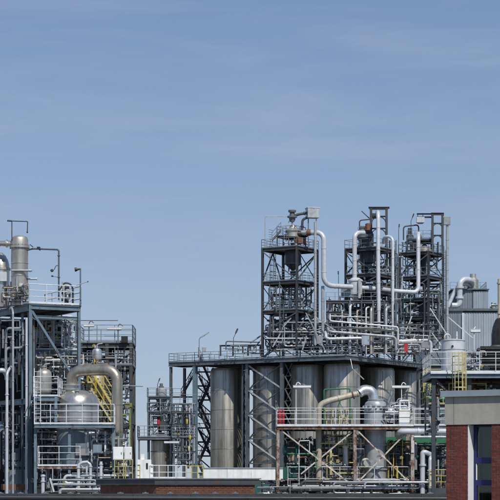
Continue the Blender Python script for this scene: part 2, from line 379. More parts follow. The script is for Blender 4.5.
def clutter(root, u0, u1, v0, v1, d0, d1, n, seed, mats=('pipe_grey', 'pipe_white', 'galv', 'steel_dark'), rmin=0.03, rmax=0.1, nv=6, yv=0.25):
    """a tangle of small process pipework with valves and drums that fills a bay"""
    rg = random.Random(seed)
    for i in range(n):
        d = rg.uniform(d0, d1); u = rg.uniform(u0, u1); v = rg.uniform(v0, v1); r = rg.uniform(rmin, rmax) * (0.7 + 0.6 * rg.random())
        p = P(u, v, d); pts = [p]; ax = rg.choice('xzzx')
        for k in range(rg.randint(2, 4)):
            q = pts[-1].copy()
            if ax == 'x': q.x = X(rg.uniform(u0, u1), q.y)
            elif ax == 'z': q.z = Z(rg.uniform(v0, v1), q.y)
            else: q.y = rg.uniform(d0, d1)
            if (q - pts[-1]).length > r * 5: pts.append(q)
            ax = rg.choice({'x': 'zzy', 'z': 'xxy', 'y': 'xz'}[ax])
        if len(pts) < 2: continue
        pipe(root, pts, r, rg.choice(mats), flanges=[(0, rg.uniform(.2, .8))] if r > 0.04 else ())
    for i in range(int(n * .6)):
        d = rg.uniform(d0, d1); u = rg.uniform(u0, u1); v = rg.uniform(v0, v1); p = P(u, v, d); q = p.copy(); w = rg.choice((.04, .05, .07, .1)) * (1.6 if d > 180 else 1)
        if rg.random() < .55: q.z = Z(max(v0, v - rg.uniform(8, 26)), d)
        else: q.x = X(min(u1, u + rg.uniform(6, 20)), d)
        if (q - p).length > .15: MB().bar(p, q, w, w).build('support', rg.choice(mats + ('steel_mid', 'steel_dark')), root, False)
    for i in range(nv):
        d = rg.uniform(d0, d0 + (d1 - d0) * .4); c = P(rg.uniform(u0, u1), rg.uniform(v0, v1), d)
        valve(root, c, rg.uniform(0.04, 0.075), rg.choice(('steel_mid', 'galv', 'pipe_white')), 'yellow' if rg.random() < yv * .4 else 'steel_dark', (rg.uniform(-.6, .6), -1, rg.uniform(-.2, .6)))
def drum(root, c, r, h, m, n=24, name='drum', legs=True):
    c = Vector(c)
    o = MB().lathe(c, [(r * .15, 0), (r * .7, h * .06), (r * .97, h * .14), (r, h * .2), (r, h * .5), (r * 1.04, h * .5), (r * 1.04, h * .54), (r, h * .54), (r, h * .8), (r * .93, h * .88), (r * .65, h * .96), (r * .18, h), (r * .18, h * 1.06), (r * .3, h * 1.06), (r * .3, h * 1.1)], n).build(name, m, root, True, 40)
    return o
def flood(label, base, top, tip, cat='floodlight', m='steel_dark', w=0.16):
    t = thing('floodlight', base, label, cat, None); base, top, tip = Vector(base), Vector(top), Vector(tip)
    MB().rod(base, top, 0.04, 8).build('post', m, t)
    mid = top.lerp(tip, 0.45); MB().rod(top, mid, 0.035, 8).build('arm', m, t)
    mb = MB(); mb.bar(mid, tip, w, w * .6); mb.bar(mid.lerp(tip, .2), mid.lerp(tip, .9), w * .8, w * .9); mb.build('lamp_head', m, t, False); return t
def bar_lamp(label, base, z_top, dx0, dx1, m='galv', hook=True):
    base = Vector(base); t = thing('walkway_lamp', base, label, 'lamp'); top = Vector((base.x, base.y, z_top))
    pts = [base, top + V(0, 0, .18)]
    if hook: pts += [top + V(.12, 0, .36), top + V(.3, 0, .18)]
    else: pts += [top + V(.1, 0, .25)]
    MB().tube(fillet(pts, .12), 0.03, 8).build('post', m, t)
    h = MB().lathe(top + V(dx0, -.05, .0), [(.02, 0), (.075, .02), (.075, dx1 - dx0 - .02), (.02, dx1 - dx0)], 10, (1, 0, 0)).build('lamp_head', 'galv_bright', t)
    MB().box(top + V((dx0 + dx1) / 2, -.05, .1), dx1 - dx0, .12, .04).build('lamp_hood', 'rail_white', t, False); return t
# ------------------------------------------------------------------ ground
struct(MB().slab([(-6000, -500), (6000, -500), (6000, 12000), (-6000, 12000)], -0.5, 0).build('ground', 'gravel', None, False))
struct(MB().slab([(-60, 84), (60, 84), (60, 110), (-60, 110)], -0.3, 0.004).build('yard_road', 'asphalt', None, False))

# ------------------------------------------------------------------ brick building at the right
D0 = 70.0; PHI = R(30)
bf = Fr(X(446, D0), D0, (math.cos(PHI), -math.sin(PHI)), (math.sin(PHI), math.cos(PHI)))     # a along the facade to the right, b inwards
ZB, ZT, ZC = Z(425, D0), Z(396.5, D0), Z(391, D0)
LEN, DEP = 5.2, 7.0
bb = thing('brick_building', bf(LEN / 2, DEP / 2, 0), 'red brick building with concrete fascia and tall blue-framed window', 'building')
W0, W1 = 0.83, 1.72                                                                           # window opening along a
W2, W3 = 3.3, 4.2
def fbox(a0, a1, b0, b1, z0, z1, name, m, parent, smooth=False):
    cs = [bf(a0, b0, 0), bf(a1, b0, 0), bf(a1, b1, 0), bf(a0, b1, 0)]
    return MB().slab([(c.x, c.y) for c in cs], z0, z1).build(name, m, parent, smooth)
MORT = 0.005
for a0, a1 in ((0, W0), (W1, W2), (W3, LEN)):
    wl = fbox(a0 + (0.0 if a0 else 0.012), a1, MORT, 0.42, 0, ZB, 'wall', 'mortar', bb)
    if a0 == 0: wall_l = wl
    if a0 == W1: wall_r = wl
    fbox(a0 + (0.0 if a0 else 0.012), a1, 0.42, 0.5, 0, ZB - .002, 'inner_wall', 'reveal_white', bb)
fbox(0.012, 0.42, 0.5, DEP, 0, ZB, 'side_wall', 'mortar', bb); fbox(LEN - .42, LEN, 0.5, DEP, 0, ZB, 'side_wall', 'mortar', bb); fbox(0.42, LEN - .42, DEP - .4, DEP, 0, ZB, 'rear_wall', 'mortar', bb)
fbox(0.42, LEN - .42, 0.5, DEP - .4, 3.4, 3.6, 'floor_slab', 'concrete', bb); fbox(0.42, LEN - .42, 2.2, 2.3, 3.6, ZB, 'partition', 'blind', bb)
# bricks: individual courses where the photograph shows them, the rest joined
BL, BH, BG = 0.225, 0.078, 0.011
rb = random.Random(5); src_b = {}
def brick(a, b_len, z, parent):
    key = round(b_len, 3)
    c = bf(a + b_len / 2, 0.03 + rb.uniform(-.002, .002), z)
    if key not in src_b:
        mb = MB(); mb.box(c + V(0, 0, BH / 2), b_len, 0.06, BH, -PHI); src_b[key] = mb.build('brick', 'brick_red', parent, False); return
    share(src_b[key], 'brick', c, parent)
def course(a0, a1, k, mb, z, parent):
    a = a0; first = (BL / 2 if k % 2 else BL)
    while a < a1 - 0.03:
        ln = min(first, a1 - a); first = BL
        if ln > 0.03:
            if mb is None: brick(a, ln, z, parent)
            else: mb.box(bf(a + ln / 2, 0.03, z + BH / 2), ln, 0.06, BH, -PHI)
        a += ln + BG
mb_rest = MB(); k = 0; z = ZB - BH - 0.004
while z > 2.0:
    near = z > 5.3
    course(0, W0, k, None if near else mb_rest, z, wall_l)
    course(W1, W1 + 1.2, k, None if near and False else mb_rest, z, None) if not near else None
    if near: course(W1, W1 + 0.75, k, None, z, wall_r); course(W1 + 0.75 + BG, W2, k, mb_rest, z, None)
    else: course(W1 + 1.2 + BG, W2, k, mb_rest, z, None)
    course(W3, LEN, k, mb_rest, z, None)
    z -= BH + BG; k += 1
o = mb_rest.build('brick_courses', 'brick_red', bb, False); o['kind'] = 'stuff'
# left return wall bricks are joined too
mb = MB(); z = ZB - BH - 0.004; k = 0
while z > 2.0:
    b = 0.07 + (0.1 if k % 2 else 0)
    while b < DEP - .3:
        mb.box(bf(0.02, b + BL / 2, z + BH / 2), 0.05, BL, BH, -PHI); b += BL + BG
    z -= BH + BG; k += 1
o = mb.build('side_brick_courses', 'brick_red', bb, False); o['kind'] = 'stuff'
# concrete fascia panels, coping
e = 0.03
for a0, a1 in ((-e, 0.295), (0.312, 2.9), (2.915, LEN + e)): fbox(a0, a1, -e, 0.3, ZB + 0.004, ZT, 'fascia_panel', 'concrete', bb)
for b0, b1 in ((0.305, 2.5), (2.515, DEP)): fbox(-e, 0.25, b0, b1, ZB + 0.004, ZT, 'fascia_panel', 'concrete', bb)
fbox(LEN - .25, LEN + e, 0.305, DEP, ZB + .004, ZT, 'fascia_panel', 'concrete', bb)
fbox(0.26, LEN - .26, 0.31, DEP, ZB + 0.1, ZB + .5, 'roof_slab', 'roof_dark', bb)
cp = fbox(-0.15, LEN + .15, -0.15, 0.36, ZT + 0.003, ZC, 'coping', 'coping', bb)
fbox(-0.15, 0.3, 0.363, DEP, ZT + 0.003, ZC, 'coping', 'coping', bb)
fbox(-0.152, LEN + .15, -0.158, -0.151, ZT - 0.02, ZT + 0.03, 'drip_edge', 'coping', cp)
# windows: white reveal board, blue frame with transoms, panes
for wa, wb in ((W0, W1), (W2, W3)):
    rv = 0.46; fb0, fb1 = 0.43, 0.49
    fbox(wa + .002, wa + .03, 0.004, fb0, 4.3, ZB - .01, 'reveal_board', 'reveal_white', bb)
    w = fbox(wa + .03, wa + .12, fb0, fb1, 4.3, ZB - .02, 'window', 'frame_blue', bb)
    fbox(wb - .12, wb - .03, fb0, fb1, 4.3, ZB - .02, 'jamb', 'frame_blue', w)
    rows = [(ZB - .08, ZB - .02), (Z(463.5, D0), Z(457.5, D0)), (Z(485.5, D0), Z(480, D0)), (4.3, 4.4)]
    for i, (z0, z1) in enumerate(rows): fbox(wa + .12, wb - .12, fb0 - .01, fb1, min(z0, z1), max(z0, z1), 'transom', 'frame_blue', w)
    for i in range(3):
        zt, zb_ = min(rows[i]), max(rows[i + 1])
        fbox(wa + .12, wb - .12, 0.47, 0.48, zb_, zt, 'pane', 'glass', w)
        fbox(wa + .12, wa + .15, fb0 + .005, 0.47, zb_, zt, 'casement_bead', 'frame_blue' if i != 1 else 'reveal_white', w)
    mbc = MB(); n_ = 40
    for lo, hi, x0_, x1_ in ((Z(479, D0), ZB - .1, wa + .3, wb - .05), (4.4, Z(486, D0), wa + .14, wa + .4)):
        k0 = len(mbc.v)
        for i in range(n_ + 1):
            a_ = x0_ + (x1_ - x0_) * i / n_; b_ = .62 + .025 * math.sin(i * 1.25) + .012 * math.sin(i * .53)
            for z_ in (lo, hi): mbc.v.append(bf(a_ + (.06 * math.sin(i * .3) if z_ == lo else 0), b_, z_))
        for i in range(n_): mbc.f.append((k0 + 2 * i, k0 + 2 * i + 2, k0 + 2 * i + 3, k0 + 2 * i + 1))
    mbc.build('curtain', 'blind', w)
    fbox(wa, wb, 0.3, 0.56, 4.2, 4.3, 'sill', 'concrete', bb)

# ------------------------------------------------------------------ roof parapet in the foreground
df = 52.0
rp_ = thing('foreground_roof', (X(222, df), df + 3, 0), 'dark flat roof edge along the bottom of the view', 'roof')
zr = Z(493.6, df); xl, xr = X(-40, df), X(446.5, df)
MB().slab([(xl, df + .3), (xr, df + .3), (xr, df + 9), (xl, df + 9)], 0, zr - .12).build('wall', 'brick_brown', rp_, False)
MB().slab([(xl, df + .55), (xr - .25, df + .55), (xr - .25, df + 8.7), (xl, df + 8.7)], zr - .118, zr - .09).build('roof_felt', 'roof_dark', rp_, False)
xx = xl; k = 0
while xx < xr - .1:
    x1 = min(xx + 1.5, xr); MB().slab([(xx, df), (x1 - .008, df), (x1 - .008, df + .55), (xx, df + .55)], zr - .22, zr).build('coping', 'roof_dark', rp_, False); xx = x1; k += 1
xx = xl + .4; src = None
while xx < xr - .1:
    c = V(xx, df + .05, zr + .001)
    if src is None: src = MB().box(c + V(0, 0, .012), .16, .1, .024).box(c + V(0, 0, .03), .05, .05, .025).build('clip', 'roof_edge', rp_, False)
    else: share(src, 'clip', c, rp_)
    xx += .52 + (.13 if int(xx * 7) % 3 else 0)
MB().rod(V(xl, df - .06, zr - .09), V(xr, df - .06, zr - .12), 0.025, 8).build('cable_pipe', 'steel_dark', rp_)

# low brick shed with dark flat roof (centre)
ds = 84.0
sf = Fr(X(156, ds), ds, (math.cos(R(4)), math.sin(R(4))), (-math.sin(R(40)), math.cos(R(40))))
sh = thing('brick_shed', sf(2.2, 2, 0), 'low brown brick shed with dark flat roof below the silos', 'shed')
def sbox(a0, a1, b0, b1, z0, z1, name, m):
    cs = [sf(a0, b0, 0), sf(a1, b0, 0), sf(a1, b1, 0), sf(a0, b1, 0)]
    return MB().slab([(c.x, c.y) for c in cs], z0, z1).build(name, m, sh, False)
zr2 = Z(478.2, ds); sw = (255 - 156) * ds / FPX
sbox(0, sw, 0, 4, 0, zr2 - .28, 'wall', 'brick_brown')
mb = MB(); z = zr2 - .28 - .07; k = 0
while z > 4.6:
    a = 0.12 * (k % 2)
    while a < sw - .2:
        c = sf(a + .11, 0.0, z + .03); mb.box(c, .215, .03 + .012 * ((k * 7 + int(a * 9)) % 3) / 3, .06, R(4)); a += .235
    z -= .075; k += 1
mb.build('brick_courses', 'brick_brown', sh, False)['kind'] = 'stuff'
sbox(-.12, sw + .12, -.12, 4.12, zr2 - .28 + .003, zr2 - .05, 'fascia', 'steel_dark'); sbox(-.17, sw + .17, -.17, 4.17, zr2 - .048, zr2, 'coping', 'roof_edge')
an = thing('shaded_shed_side', (X(138, ds), ds + 3, 0), 'left side of the brick shed with flat roof, its shade painted black', 'shed')
x0, x1 = X(119, ds), X(155, ds)
MB().slab([(x0, ds + 2.2), (x1, ds + .5), (x1, ds + 4.5), (x0, ds + 5)], 0, zr2 - .16).build('wall', 'steel_black', an, False)  # shaded left face of the shed, its darkness put into the wall colour
MB().slab([(x0 - .15, ds + 2.0), (x1 - .1, ds + .3), (x1 - .1, ds + 4.6), (x0 - .15, ds + 5.1)], zr2 - .158, zr2 - .01).build('roof', 'roof_edge', an, False)
pipe(an, [V(x0 + .3, ds + 2.0, zr2 - .5), V(x0 + .9, ds + 1.55, zr2 - .5), V(x0 + .9, ds + 1.55, zr2 - .62)], .03, 'pipe_grey')

# low white hall with green plinth in front of the silos
dw = 190.0
wh = thing('white_hall', (X(250, dw), dw + 4, 0), 'low white wall of a hall with a green base band before the silos', 'building')
x0, x1 = X(203, dw), X(330, dw)
MB().slab([(x0, dw), (x1, dw), (x1, dw + 8), (x0, dw + 8)], 0, Z(480, dw)).build('base_wall', 'green_teal', wh, False)
xx = x0; k = 0
while xx < x1 - .1:
    xe = min(xx + 2.3, x1); MB().slab([(xx, dw - .06), (xe - .02, dw - .06), (xe - .02, dw + 8.06), (xx, dw + 8.06)], Z(480, dw) + .003, Z(468.4, dw)).build('wall_panel', 'paint_white', wh, False); xx = xe
MB().slab([(x0 - .1, dw - .14), (x1, dw - .14), (x1, dw + 8.1), (x0 - .1, dw + 8.1)], Z(468.4, dw) + .003, Z(467.6, dw)).build('roof_edge', 'clad_light', wh, False)

# grey clad hall behind the towers at the right
dg = 320.0
gh = thing('clad_hall', (X(470, dg), dg + 12, 0), 'pale grey clad hall behind the towers at the right', 'building')
def clad(x0, x1, y, z0, z1, m, root, step=1.6, ribs=4):
    xx = x0
    while xx < x1 - .05:
        xe = min(xx + step, x1); mb = MB(); mb.box(V((xx + xe) / 2, y + .1, (z0 + z1) / 2), xe - xx - .02, .2, z1 - z0)
        for k in range(ribs): mb.box(V(xx + (xe - xx) * (k + .5) / ribs, y - .03, (z0 + z1) / 2), (xe - xx) / ribs * .45, .06, z1 - z0 - .01)
        mb.build('wall_panel', m, root, False); xx = xe
x0, x1 = X(427, dg), X(530, dg)
MB().slab([(x0 + .1, dg + .3), (x1 - .1, dg + .3), (x1 - .1, dg + 24), (x0 + .1, dg + 24)], 0, Z(311, dg) - .1).build('core_wall', 'clad_wall', gh, False)
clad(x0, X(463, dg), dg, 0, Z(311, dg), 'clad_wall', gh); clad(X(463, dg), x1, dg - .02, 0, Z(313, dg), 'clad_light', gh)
MB().slab([(x0 - .2, dg - .35), (x1, dg - .35), (x1, dg + 24.3), (x0 - .2, dg + 24.3)], Z(311, dg) + .003, Z(308.6, dg)).build('roof', 'steel_mid', gh, False)
MB().bar(P(463, 345, dg - .25), P(463, 313, dg - .25), .35, .2).build('downpipe', 'pipe_white', gh, False)
zt = Z(308.6, dg)
pent = thing('roof_plant_room', (X(470, dg + 4), dg + 6, zt), 'grey plant room box on the roof of the clad hall', 'plant room')
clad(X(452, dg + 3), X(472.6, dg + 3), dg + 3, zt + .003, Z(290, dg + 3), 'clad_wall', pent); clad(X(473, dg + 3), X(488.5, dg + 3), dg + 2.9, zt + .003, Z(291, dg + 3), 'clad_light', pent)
MB().slab([(X(452.5, dg + 3), dg + 3.3), (X(488, dg + 3), dg + 3.3), (X(488, dg + 3), dg + 12), (X(452.5, dg + 3), dg + 12)], zt + .003, Z(291, dg + 3) - .05).build('core_wall', 'clad_wall', pent, False)
MB().slab([(X(451, dg + 3), dg + 2.6), (X(489, dg + 3), dg + 2.6), (X(489, dg + 3), dg + 12.3), (X(451, dg + 3), dg + 12.3)], Z(290, dg + 3) + .003, Z(289, dg + 3)).build('roof', 'steel_mid', pent, False)
zp = Z(289, dg + 3)
railing(pent, [V(X(476, dg), dg + 3, zp), V(X(488.5, dg), dg + 3, zp), V(X(488.5, dg), dg + 11, zp)], 'rail_grey', 1.1, 1.0, .035)
railing(pent, [V(X(452, dg), dg + 3, zp), V(X(466, dg), dg + 3, zp)], 'rail_grey', 1.1, 1.0, .035)
dd = thing('roof_duct', P(462, 306, dg + 1), 'white bent exhaust duct climbing onto the rooftop plant room', 'duct')
pipe(dd, [P(452, 305.5, dg + 1), P(459.5, 305.5, dg + 1), P(460, 279.5, dg + 1), P(471, 279.5, dg + 2), P(472, 284, dg + 4)], .45, 'pipe_white', 1.4, flanges=[(1, .3), (1, .7)])
pipe(dd, [P(448, 307, dg + 1.5), P(456.5, 287, dg + 1.5), P(465, 283, dg + 2.5), P(470, 286, dg + 4)], .3, 'pipe_white', 1.2)
MB().lathe(P(473, 290, dg + 5), [(.9, 0), (.9, 1.6), (.5, 2), (.5, 2.6)], 20).build('exhaust_hood', 'stainless_dull', dd)
MB().lathe(P(466, 290, dg + 5), [(.55, 0), (.55, 1.1), (.8, 1.15), (.8, 1.6)], 16).build('exhaust_hood', 'pipe_grey', dd)

# ------------------------------------------------------------------ silo block
TH = R(32); DC = 248.0
sil = Fr(X(345, DC), DC, (-math.cos(TH), math.sin(TH)), (math.sin(TH), math.cos(TH)))   # a runs left along the front, b runs right and back
def uv(p): return 250 + FPX * p.x / p.y, HZ - FPX * (p.z - CAMZ) / p.y
def a_for(u, b):   # a coordinate where the line b meets photo column u
    lo, hi = -20.0, 60.0
    for _ in range(50):
        mid = (lo + hi) / 2
        if uv(sil(mid, b, 0))[0] > u: lo = mid
        else: hi = mid
    return lo
def b_for(u, a):
    lo, hi = -20.0, 60.0
    for _ in range(50):
        mid = (lo + hi) / 2
        if uv(sil(a, mid, 0))[0] < u: lo = mid
        else: hi = mid
    return lo
ZD = Z(355.5, DC)                                    # deck top
ZS = Z(467.0, 258)                                   # silo foot
AL = a_for(196, 0); BR = b_for(439, 0); AW = a_for(170.5, 0)
pf = thing('silo_platform', sil(8, 6, 0), 'dark steel platform with railings carried above the row of silos', 'platform')
cs = [sil(-.4, -.4, 0), sil(AL, -.4, 0), sil(AL, 12, 0), sil(9, 12, 0), sil(9, BR, 0), sil(-.4, BR, 0)]
deck(pf, [(c.x, c.y) for c in cs], ZD, 'grate', .12, .55, 'steel_mid')
cs = [sil(AL + .05, -.4, 0), sil(AW, -.4, 0), sil(AW, 3.2, 0), sil(AL + .05, 3.2, 0)]
deck(pf, [(c.x, c.y) for c in cs], ZD - .02, 'grate', .1, .5, 'steel_mid', name='walkway_deck')
# joists below the deck
for k in range(1, 12):
    a = k * AL / 12; MB().hbeam(sil(a, -.2, ZD - .32), sil(a, 11.8, ZD - .32), .12, .3).build('joist', 'steel_dark', pf, False)
for k in range(1, 9):
    b = 12 + k * (BR - 12) / 9; MB().hbeam(sil(0, b, ZD - .32), sil(8.8, b, ZD - .32), .12, .3).build('joist', 'steel_dark', pf, False)
railing(pf, [sil(-.35, BR, ZD), sil(-.35, -.35, ZD), sil(AL, -.35, ZD), sil(AW, -.35, ZD - .02), sil(AW, 3.15, ZD - .02), sil(AL, 3.15, ZD)], 'rail_grey', 1.15, 1.25, .035, mids=(.36, .68), toe=.2)
railing(pf, [sil(AL, 3.15, ZD), sil(AL, 11.9, ZD), sil(9, 11.9, ZD)], 'rail_grey', 1.15, 1.25, .035, mids=(.5,), toe=.2)
# columns
for a, b, w, m in ((AW - .2, -.2, .3, 'steel_mid'), (AW - .2, 3, .3, 'steel_mid'), (AL, -.2, .5, 'steel_blue'), (AL, 11.5, .4, 'steel_mid'), (a_for(247.5, 0), 0, .4, 'steel_mid'), (a_for(282, 0), 0, .4, 'steel_mid'), (0.2, BR - .3, .4, 'steel_mid'), (a_for(255, 11), 11, .4, 'steel_dark'), (8.7, 11.8, .4, 'steel_dark'), (8.7, BR - .3, .4, 'steel_dark')):
    MB().hbeam(sil(a, b, 0), sil(a, b, ZD - .6), w, w, sil.b).build('column', m, pf, False)
def lattice(a0, b0, a1, b1, zs, lm, dm, w=.16):
    for z0, z1 in zip(zs[:-1], zs[1:]):
        MB().angle(sil(a0, b0, z1), sil(a1, b1, z0), w).build('brace', lm, pf, False)
        p, q = sil(a0, b0 + .2, z0), sil(a1, b1 + .2, z1); MB().angle(p, q, w).build('brace', dm, pf, False)
        MB().angle(sil(a0, b0 + .1, z0), sil(a1, b1 + .1, z0), w * .9).build('strut', dm, pf, False)
zz = [ZD - .7 - k * 3.15 for k in range(5)]; zz = zz[::-1]
aa, ab = a_for(247.5, 0), a_for(282, 0)
lattice(aa, -.1, ab, -.1, zz, 'galv', 'steel_mid'); lattice(aa, .2, aa, 5.2, zz, 'steel_mid', 'steel_dark'); lattice(aa + .2, 0.3, aa + .85, 0.3, [zz[0] + k * 1.575 for k in range(9)], 'steel_mid', 'steel_mid', .12)
lattice(ab - .3, 0.2, ab - 1.2, 0.2, [zz[0] + k * 1.575 for k in range(9)], 'steel_mid', 'steel_mid', .12)
MB().hbeam(sil(aa + .9, 0.3, 0), sil(aa + .9, 0.3, ZD - .6), .14, .14, sil.b).build('column', 'steel_mid', pf, False)
# dark sheets added for the black shade in the gaps between the silos
for a in (3, 5, 7, 9, 11, 13, 14.6): MB().slab([tuple(sil(x, y, 0)[:2]) for x, y in ((a + .02, 6.6), (a + 1.98, 6.6), (a + 1.98, 6.8), (a + .02, 6.8))], 0, ZD - .7).build('wall_panel', 'shade_dark', pf, False)
for b in range(7, 24, 2): MB().slab([tuple(sil(x, y, 0)[:2]) for x, y in ((6.2, b + .02), (6.4, b + .02), (6.4, b + 1.98), (6.2, b + 1.98))], 0, ZD - .7).build('wall_panel', 'shade_dark', pf, False)

pl = thing('silo_plinth', sil(8, 6, 0), 'concrete base slab under the steel silos', 'plinth')
MB().slab([tuple(sil(x, y, 0)[:2]) for x, y in ((-.2, -.1), (AL - .6, -.1), (AL - .6, 6.4), (6.1, 6.4), (6.1, BR - .6), (-.2, BR - .6))], 0, ZS - .9).build('slab', 'concrete', pl, False)
MB().slab([tuple(sil(x, y, 0)[:2]) for x, y in ((-.3, -.2), (AL - .5, -.2), (AL - .5, 6.45), (6.15, 6.45), (6.15, BR - .5), (-.3, BR - .5))], ZS - .9 + .003, ZS - .7).build('slab_edge', 'steel_dark', pl, False)
names = {'E': 'steel silo at the nearest corner of the silo block', 'D': 'steel silo just left of the nearest corner silo', 'C': 'steel silo standing behind the X-braced lattice', 'A': 'streaked steel silo at the left end, fully in view', 'F': 'steel silo right of the nearest corner silo', 'G': 'steel silo at the far right end of the block'}
SIL = {'A': (226.5, 3.0), 'C': (270, 3.0), 'D': (308.5, 3.0)}
spots = {k: (a_for(u, b), b) for k, (u, b) in SIL.items()}
spots['E'] = (2.35, 3.4); spots['F'] = (2.6, b_for(377, 2.6)); spots['G'] = (2.6, b_for(406, 2.6))
for kx, (a, b) in spots.items():
    c = sil(a, b, ZS - .7); r = 2.1 if kx in 'AC' else 2.3; hh = ZD - .75 - c.z
    t = thing('silo', c, names[kx], 'silo', 'steel silos under the platform')
    MB().lathe(c + V(0, 0, .5), [(r, 0), (r, hh - 1.0), (r * .93, hh - .62), (r * .4, hh - .5)], 72).build('shell', 'silo_metal', t, True, 25)
    MB().lathe(c, [(r + .12, 0), (r + .12, .12), (r + .03, .14), (r + .03, .42), (r + .1, .44), (r + .1, .5)], 72).build('skirt', 'steel_dark', t)
    for k in range(1, 5): MB().lathe(c + V(0, 0, .5 + k * (hh - 1) / 5), [(r + .002, 0), (r + .03, .015), (r + .03, .075), (r + .002, .09)], 72).build('seam_ring', 'silo_metal', t)
    for k in range(24):
        an_ = 2 * math.pi * k / 24; p = c + V(math.cos(an_) * (r + .08), math.sin(an_) * (r + .08), .14)
        MB().bar(p, p + V(0, 0, .3), .05, .1).build('gusset', 'steel_dark', t, False)
    for an_ in (R(-75), R(-100)):
        p = c + V(math.cos(an_) * (r + .04), math.sin(an_) * (r + .04), .5); MB().bar(p, p + V(0, 0, hh - 1.1), .04, .03).build('conduit', 'pipe_grey' if kx in 'AEG' else 'steel_mid', t, False)

# stair tower left of the silos
stt = thing('stair_tower', sil(AL + 1, 5, 0), 'dark zigzag steel stair beside the left end of the silos', 'stairs')
fl = ZD - .05; u0, u1 = 184, 209; dst = 262.0; lvl = [355, 382, 409, 436, 463, 490]
for i, (va, vb) in enumerate(zip(lvl[:-1], lvl[1:])):
    ya = dst + (1.4 if i % 2 else 0)
    ua, ub = (199, 210) if i % 2 == 0 else (199, 210)
    top, bot = (P(198.5, va, ya), P(210.5, vb, ya)) if i % 2 == 0 else (P(210.5, va, ya), P(198.5, vb, ya))
    stair(stt, bot, top, V(0, .9, 0), 'steel_black', 'steel_dark', True, 'flight', .03, .3)
    c = P(212.5 if i % 2 == 0 else 196.5, vb, dst + 1); MB().box(c, .7, 2.6, .2).build('landing', 'steel_dark', stt, False)
for u, dy in ((196, -.3), (196, 2.6), (213, -.3), (213, 2.6)): MB().hbeam(V(X(u, dst), dst + dy, 0), V(X(u, dst), dst + dy, ZD - .7), .2).build('column', 'steel_dark', stt, False)
for i in range(2):   # side flights towards the left column
    v0_, v1_ = (375, 397) if i == 0 else (418, 440)
    stair(stt, P(181, v1_, dst), P(194.5, v0_ - 2, dst), V(0, .9, 0), 'steel_black', 'steel_dark', True, 'flight', .03, .25)
    MB().box(P(177, v1_, dst + .5), 1.6, 2, .16).build('landing', 'steel_dark', stt, False)
    railing(stt, [P(172.5, v1_, dst - .3), P(181, v1_, dst - .3)], 'steel_dark', 1.1, .9, .03)
MB().hbeam(P(172, 397, dst), P(196, 397, dst), .2).build('beam', 'steel_mid', stt, False)

for k, v in enumerate(range(372, 470, 14)):
    MB().angle(P(196.5, v, dst + 2.7), P(212.5, v + 14, dst + 2.7), .16).build('brace', 'steel_dark', stt, False)
    MB().hbeam(P(196, v, dst + 2.6), P(213, v, dst + 2.6), .14, .2).build('beam', 'steel_black', stt, False)
for va, vb in ((376, 403), (403, 430), (430, 457)):
    stair(stt, P(211.5, vb, dst + 3.4), P(199, va, dst + 3.4), V(0, .9, 0), 'steel_black', 'steel_dark', True, 'flight', .03, .3)
    railing(stt, [P(197, vb - 6, dst + 3.2), P(213, vb - 6, dst + 3.2)], 'steel_dark', 1.1, .9, .03)
# ------------------------------------------------------------------ three process towers on the silo platform
def sloc(u, d):  # local a,b of photo column u at distance d
    p = Vector((X(u, d), d, 0)) - sil.o; return p.dot(sil.a), p.dot(sil.b)
def tower_frame(u_left, u_right, d_mid):
    """square tower turned like the platform that spans the two photo columns"""
    w = (u_right - u_left) * d_mid / FPX; s = w / (math.cos(TH) + math.sin(TH)); a, b = sloc((u_left + u_right) / 2, d_mid)
    c = sil(a, b, 0); return Fr(c.x, c.y, tuple(sil.a[:2]), tuple(sil.b[:2])), s / 2
def mid(fr, z): return fr(0, 0, z)

# ---- T1
d1 = 255.0; f1, h1 = tower_frame(262.5, 317.5, d1)
zs1 = [ZD + .02, Z(333, d1), Z(312, d1), Z(283, d1), Z(249.5, d1)]
t1 = thing('process_tower', mid(f1, ZD), 'open braced steel tower at the left end of the platform', 'tower', 'process towers on the silo platform')
tower(t1, f1, [-h1, h1], [-h1, h1], zs1, 'steel_dark', .27, decks=(2, 3, 4), rails=(2, 3, 4), braces='x\\v/x', rm='rail_grey', bm='steel_mid', rail_r=.032, mids=(.36, .68), bw=.3)
for s_ in (-1, 1): MB().hbeam(f1(0, s_ * h1, ZD), f1(0, s_ * h1, zs1[3]), .16).build('column', 'steel_mid', t1, False)
# upper sub platform
zq = Z(236.5, d1); cs = [f1(x, y, 0) for x, y in ((-h1 * .55, -h1 * .5), (h1 * .45, -h1 * .5), (h1 * .45, h1 * .6), (-h1 * .55, h1 * .6))]
deck(t1, [tuple(c[:2]) for c in cs], zq, 'grate', .08, .25, 'steel_dark', 'upper_deck'); cz = [Vector((c.x, c.y, zq)) for c in cs]
railing(t1, cz + cz[:1], 'rail_grey', 1.2, 1.2, .035, mids=(.36, .68))
for c in cz: MB().bar(c - V(0, 0, zq - zs1[4]), c, .14).build('post', 'steel_dark', t1, False)
for k in range(9):   # rung frame at the left corner
    q = f1(h1, -h1 * .2, zs1[4] + .2 + k * .3)
    MB().rod(q - f1.b * .5, q + f1.b * .5, .03, 6).build('rung', 'rail_grey', t1)
stair(t1, P(272, 240, d1 - 2), P(281, 230, d1 - 2), V(0, .8, 0), 'steel_mid', 'rail_grey')
ladder(t1, f1(h1 + .1, .6, zs1[2]), zs1[4] - zs1[2] + 1, sil.b, sil.a, 'steel_mid', .5, True, .03)
ladder(t1, f1(-.4, -h1 - .1, ZD), zs1[2] - ZD + 1, sil.a, -sil.b, 'steel_mid', .5, False, .03)
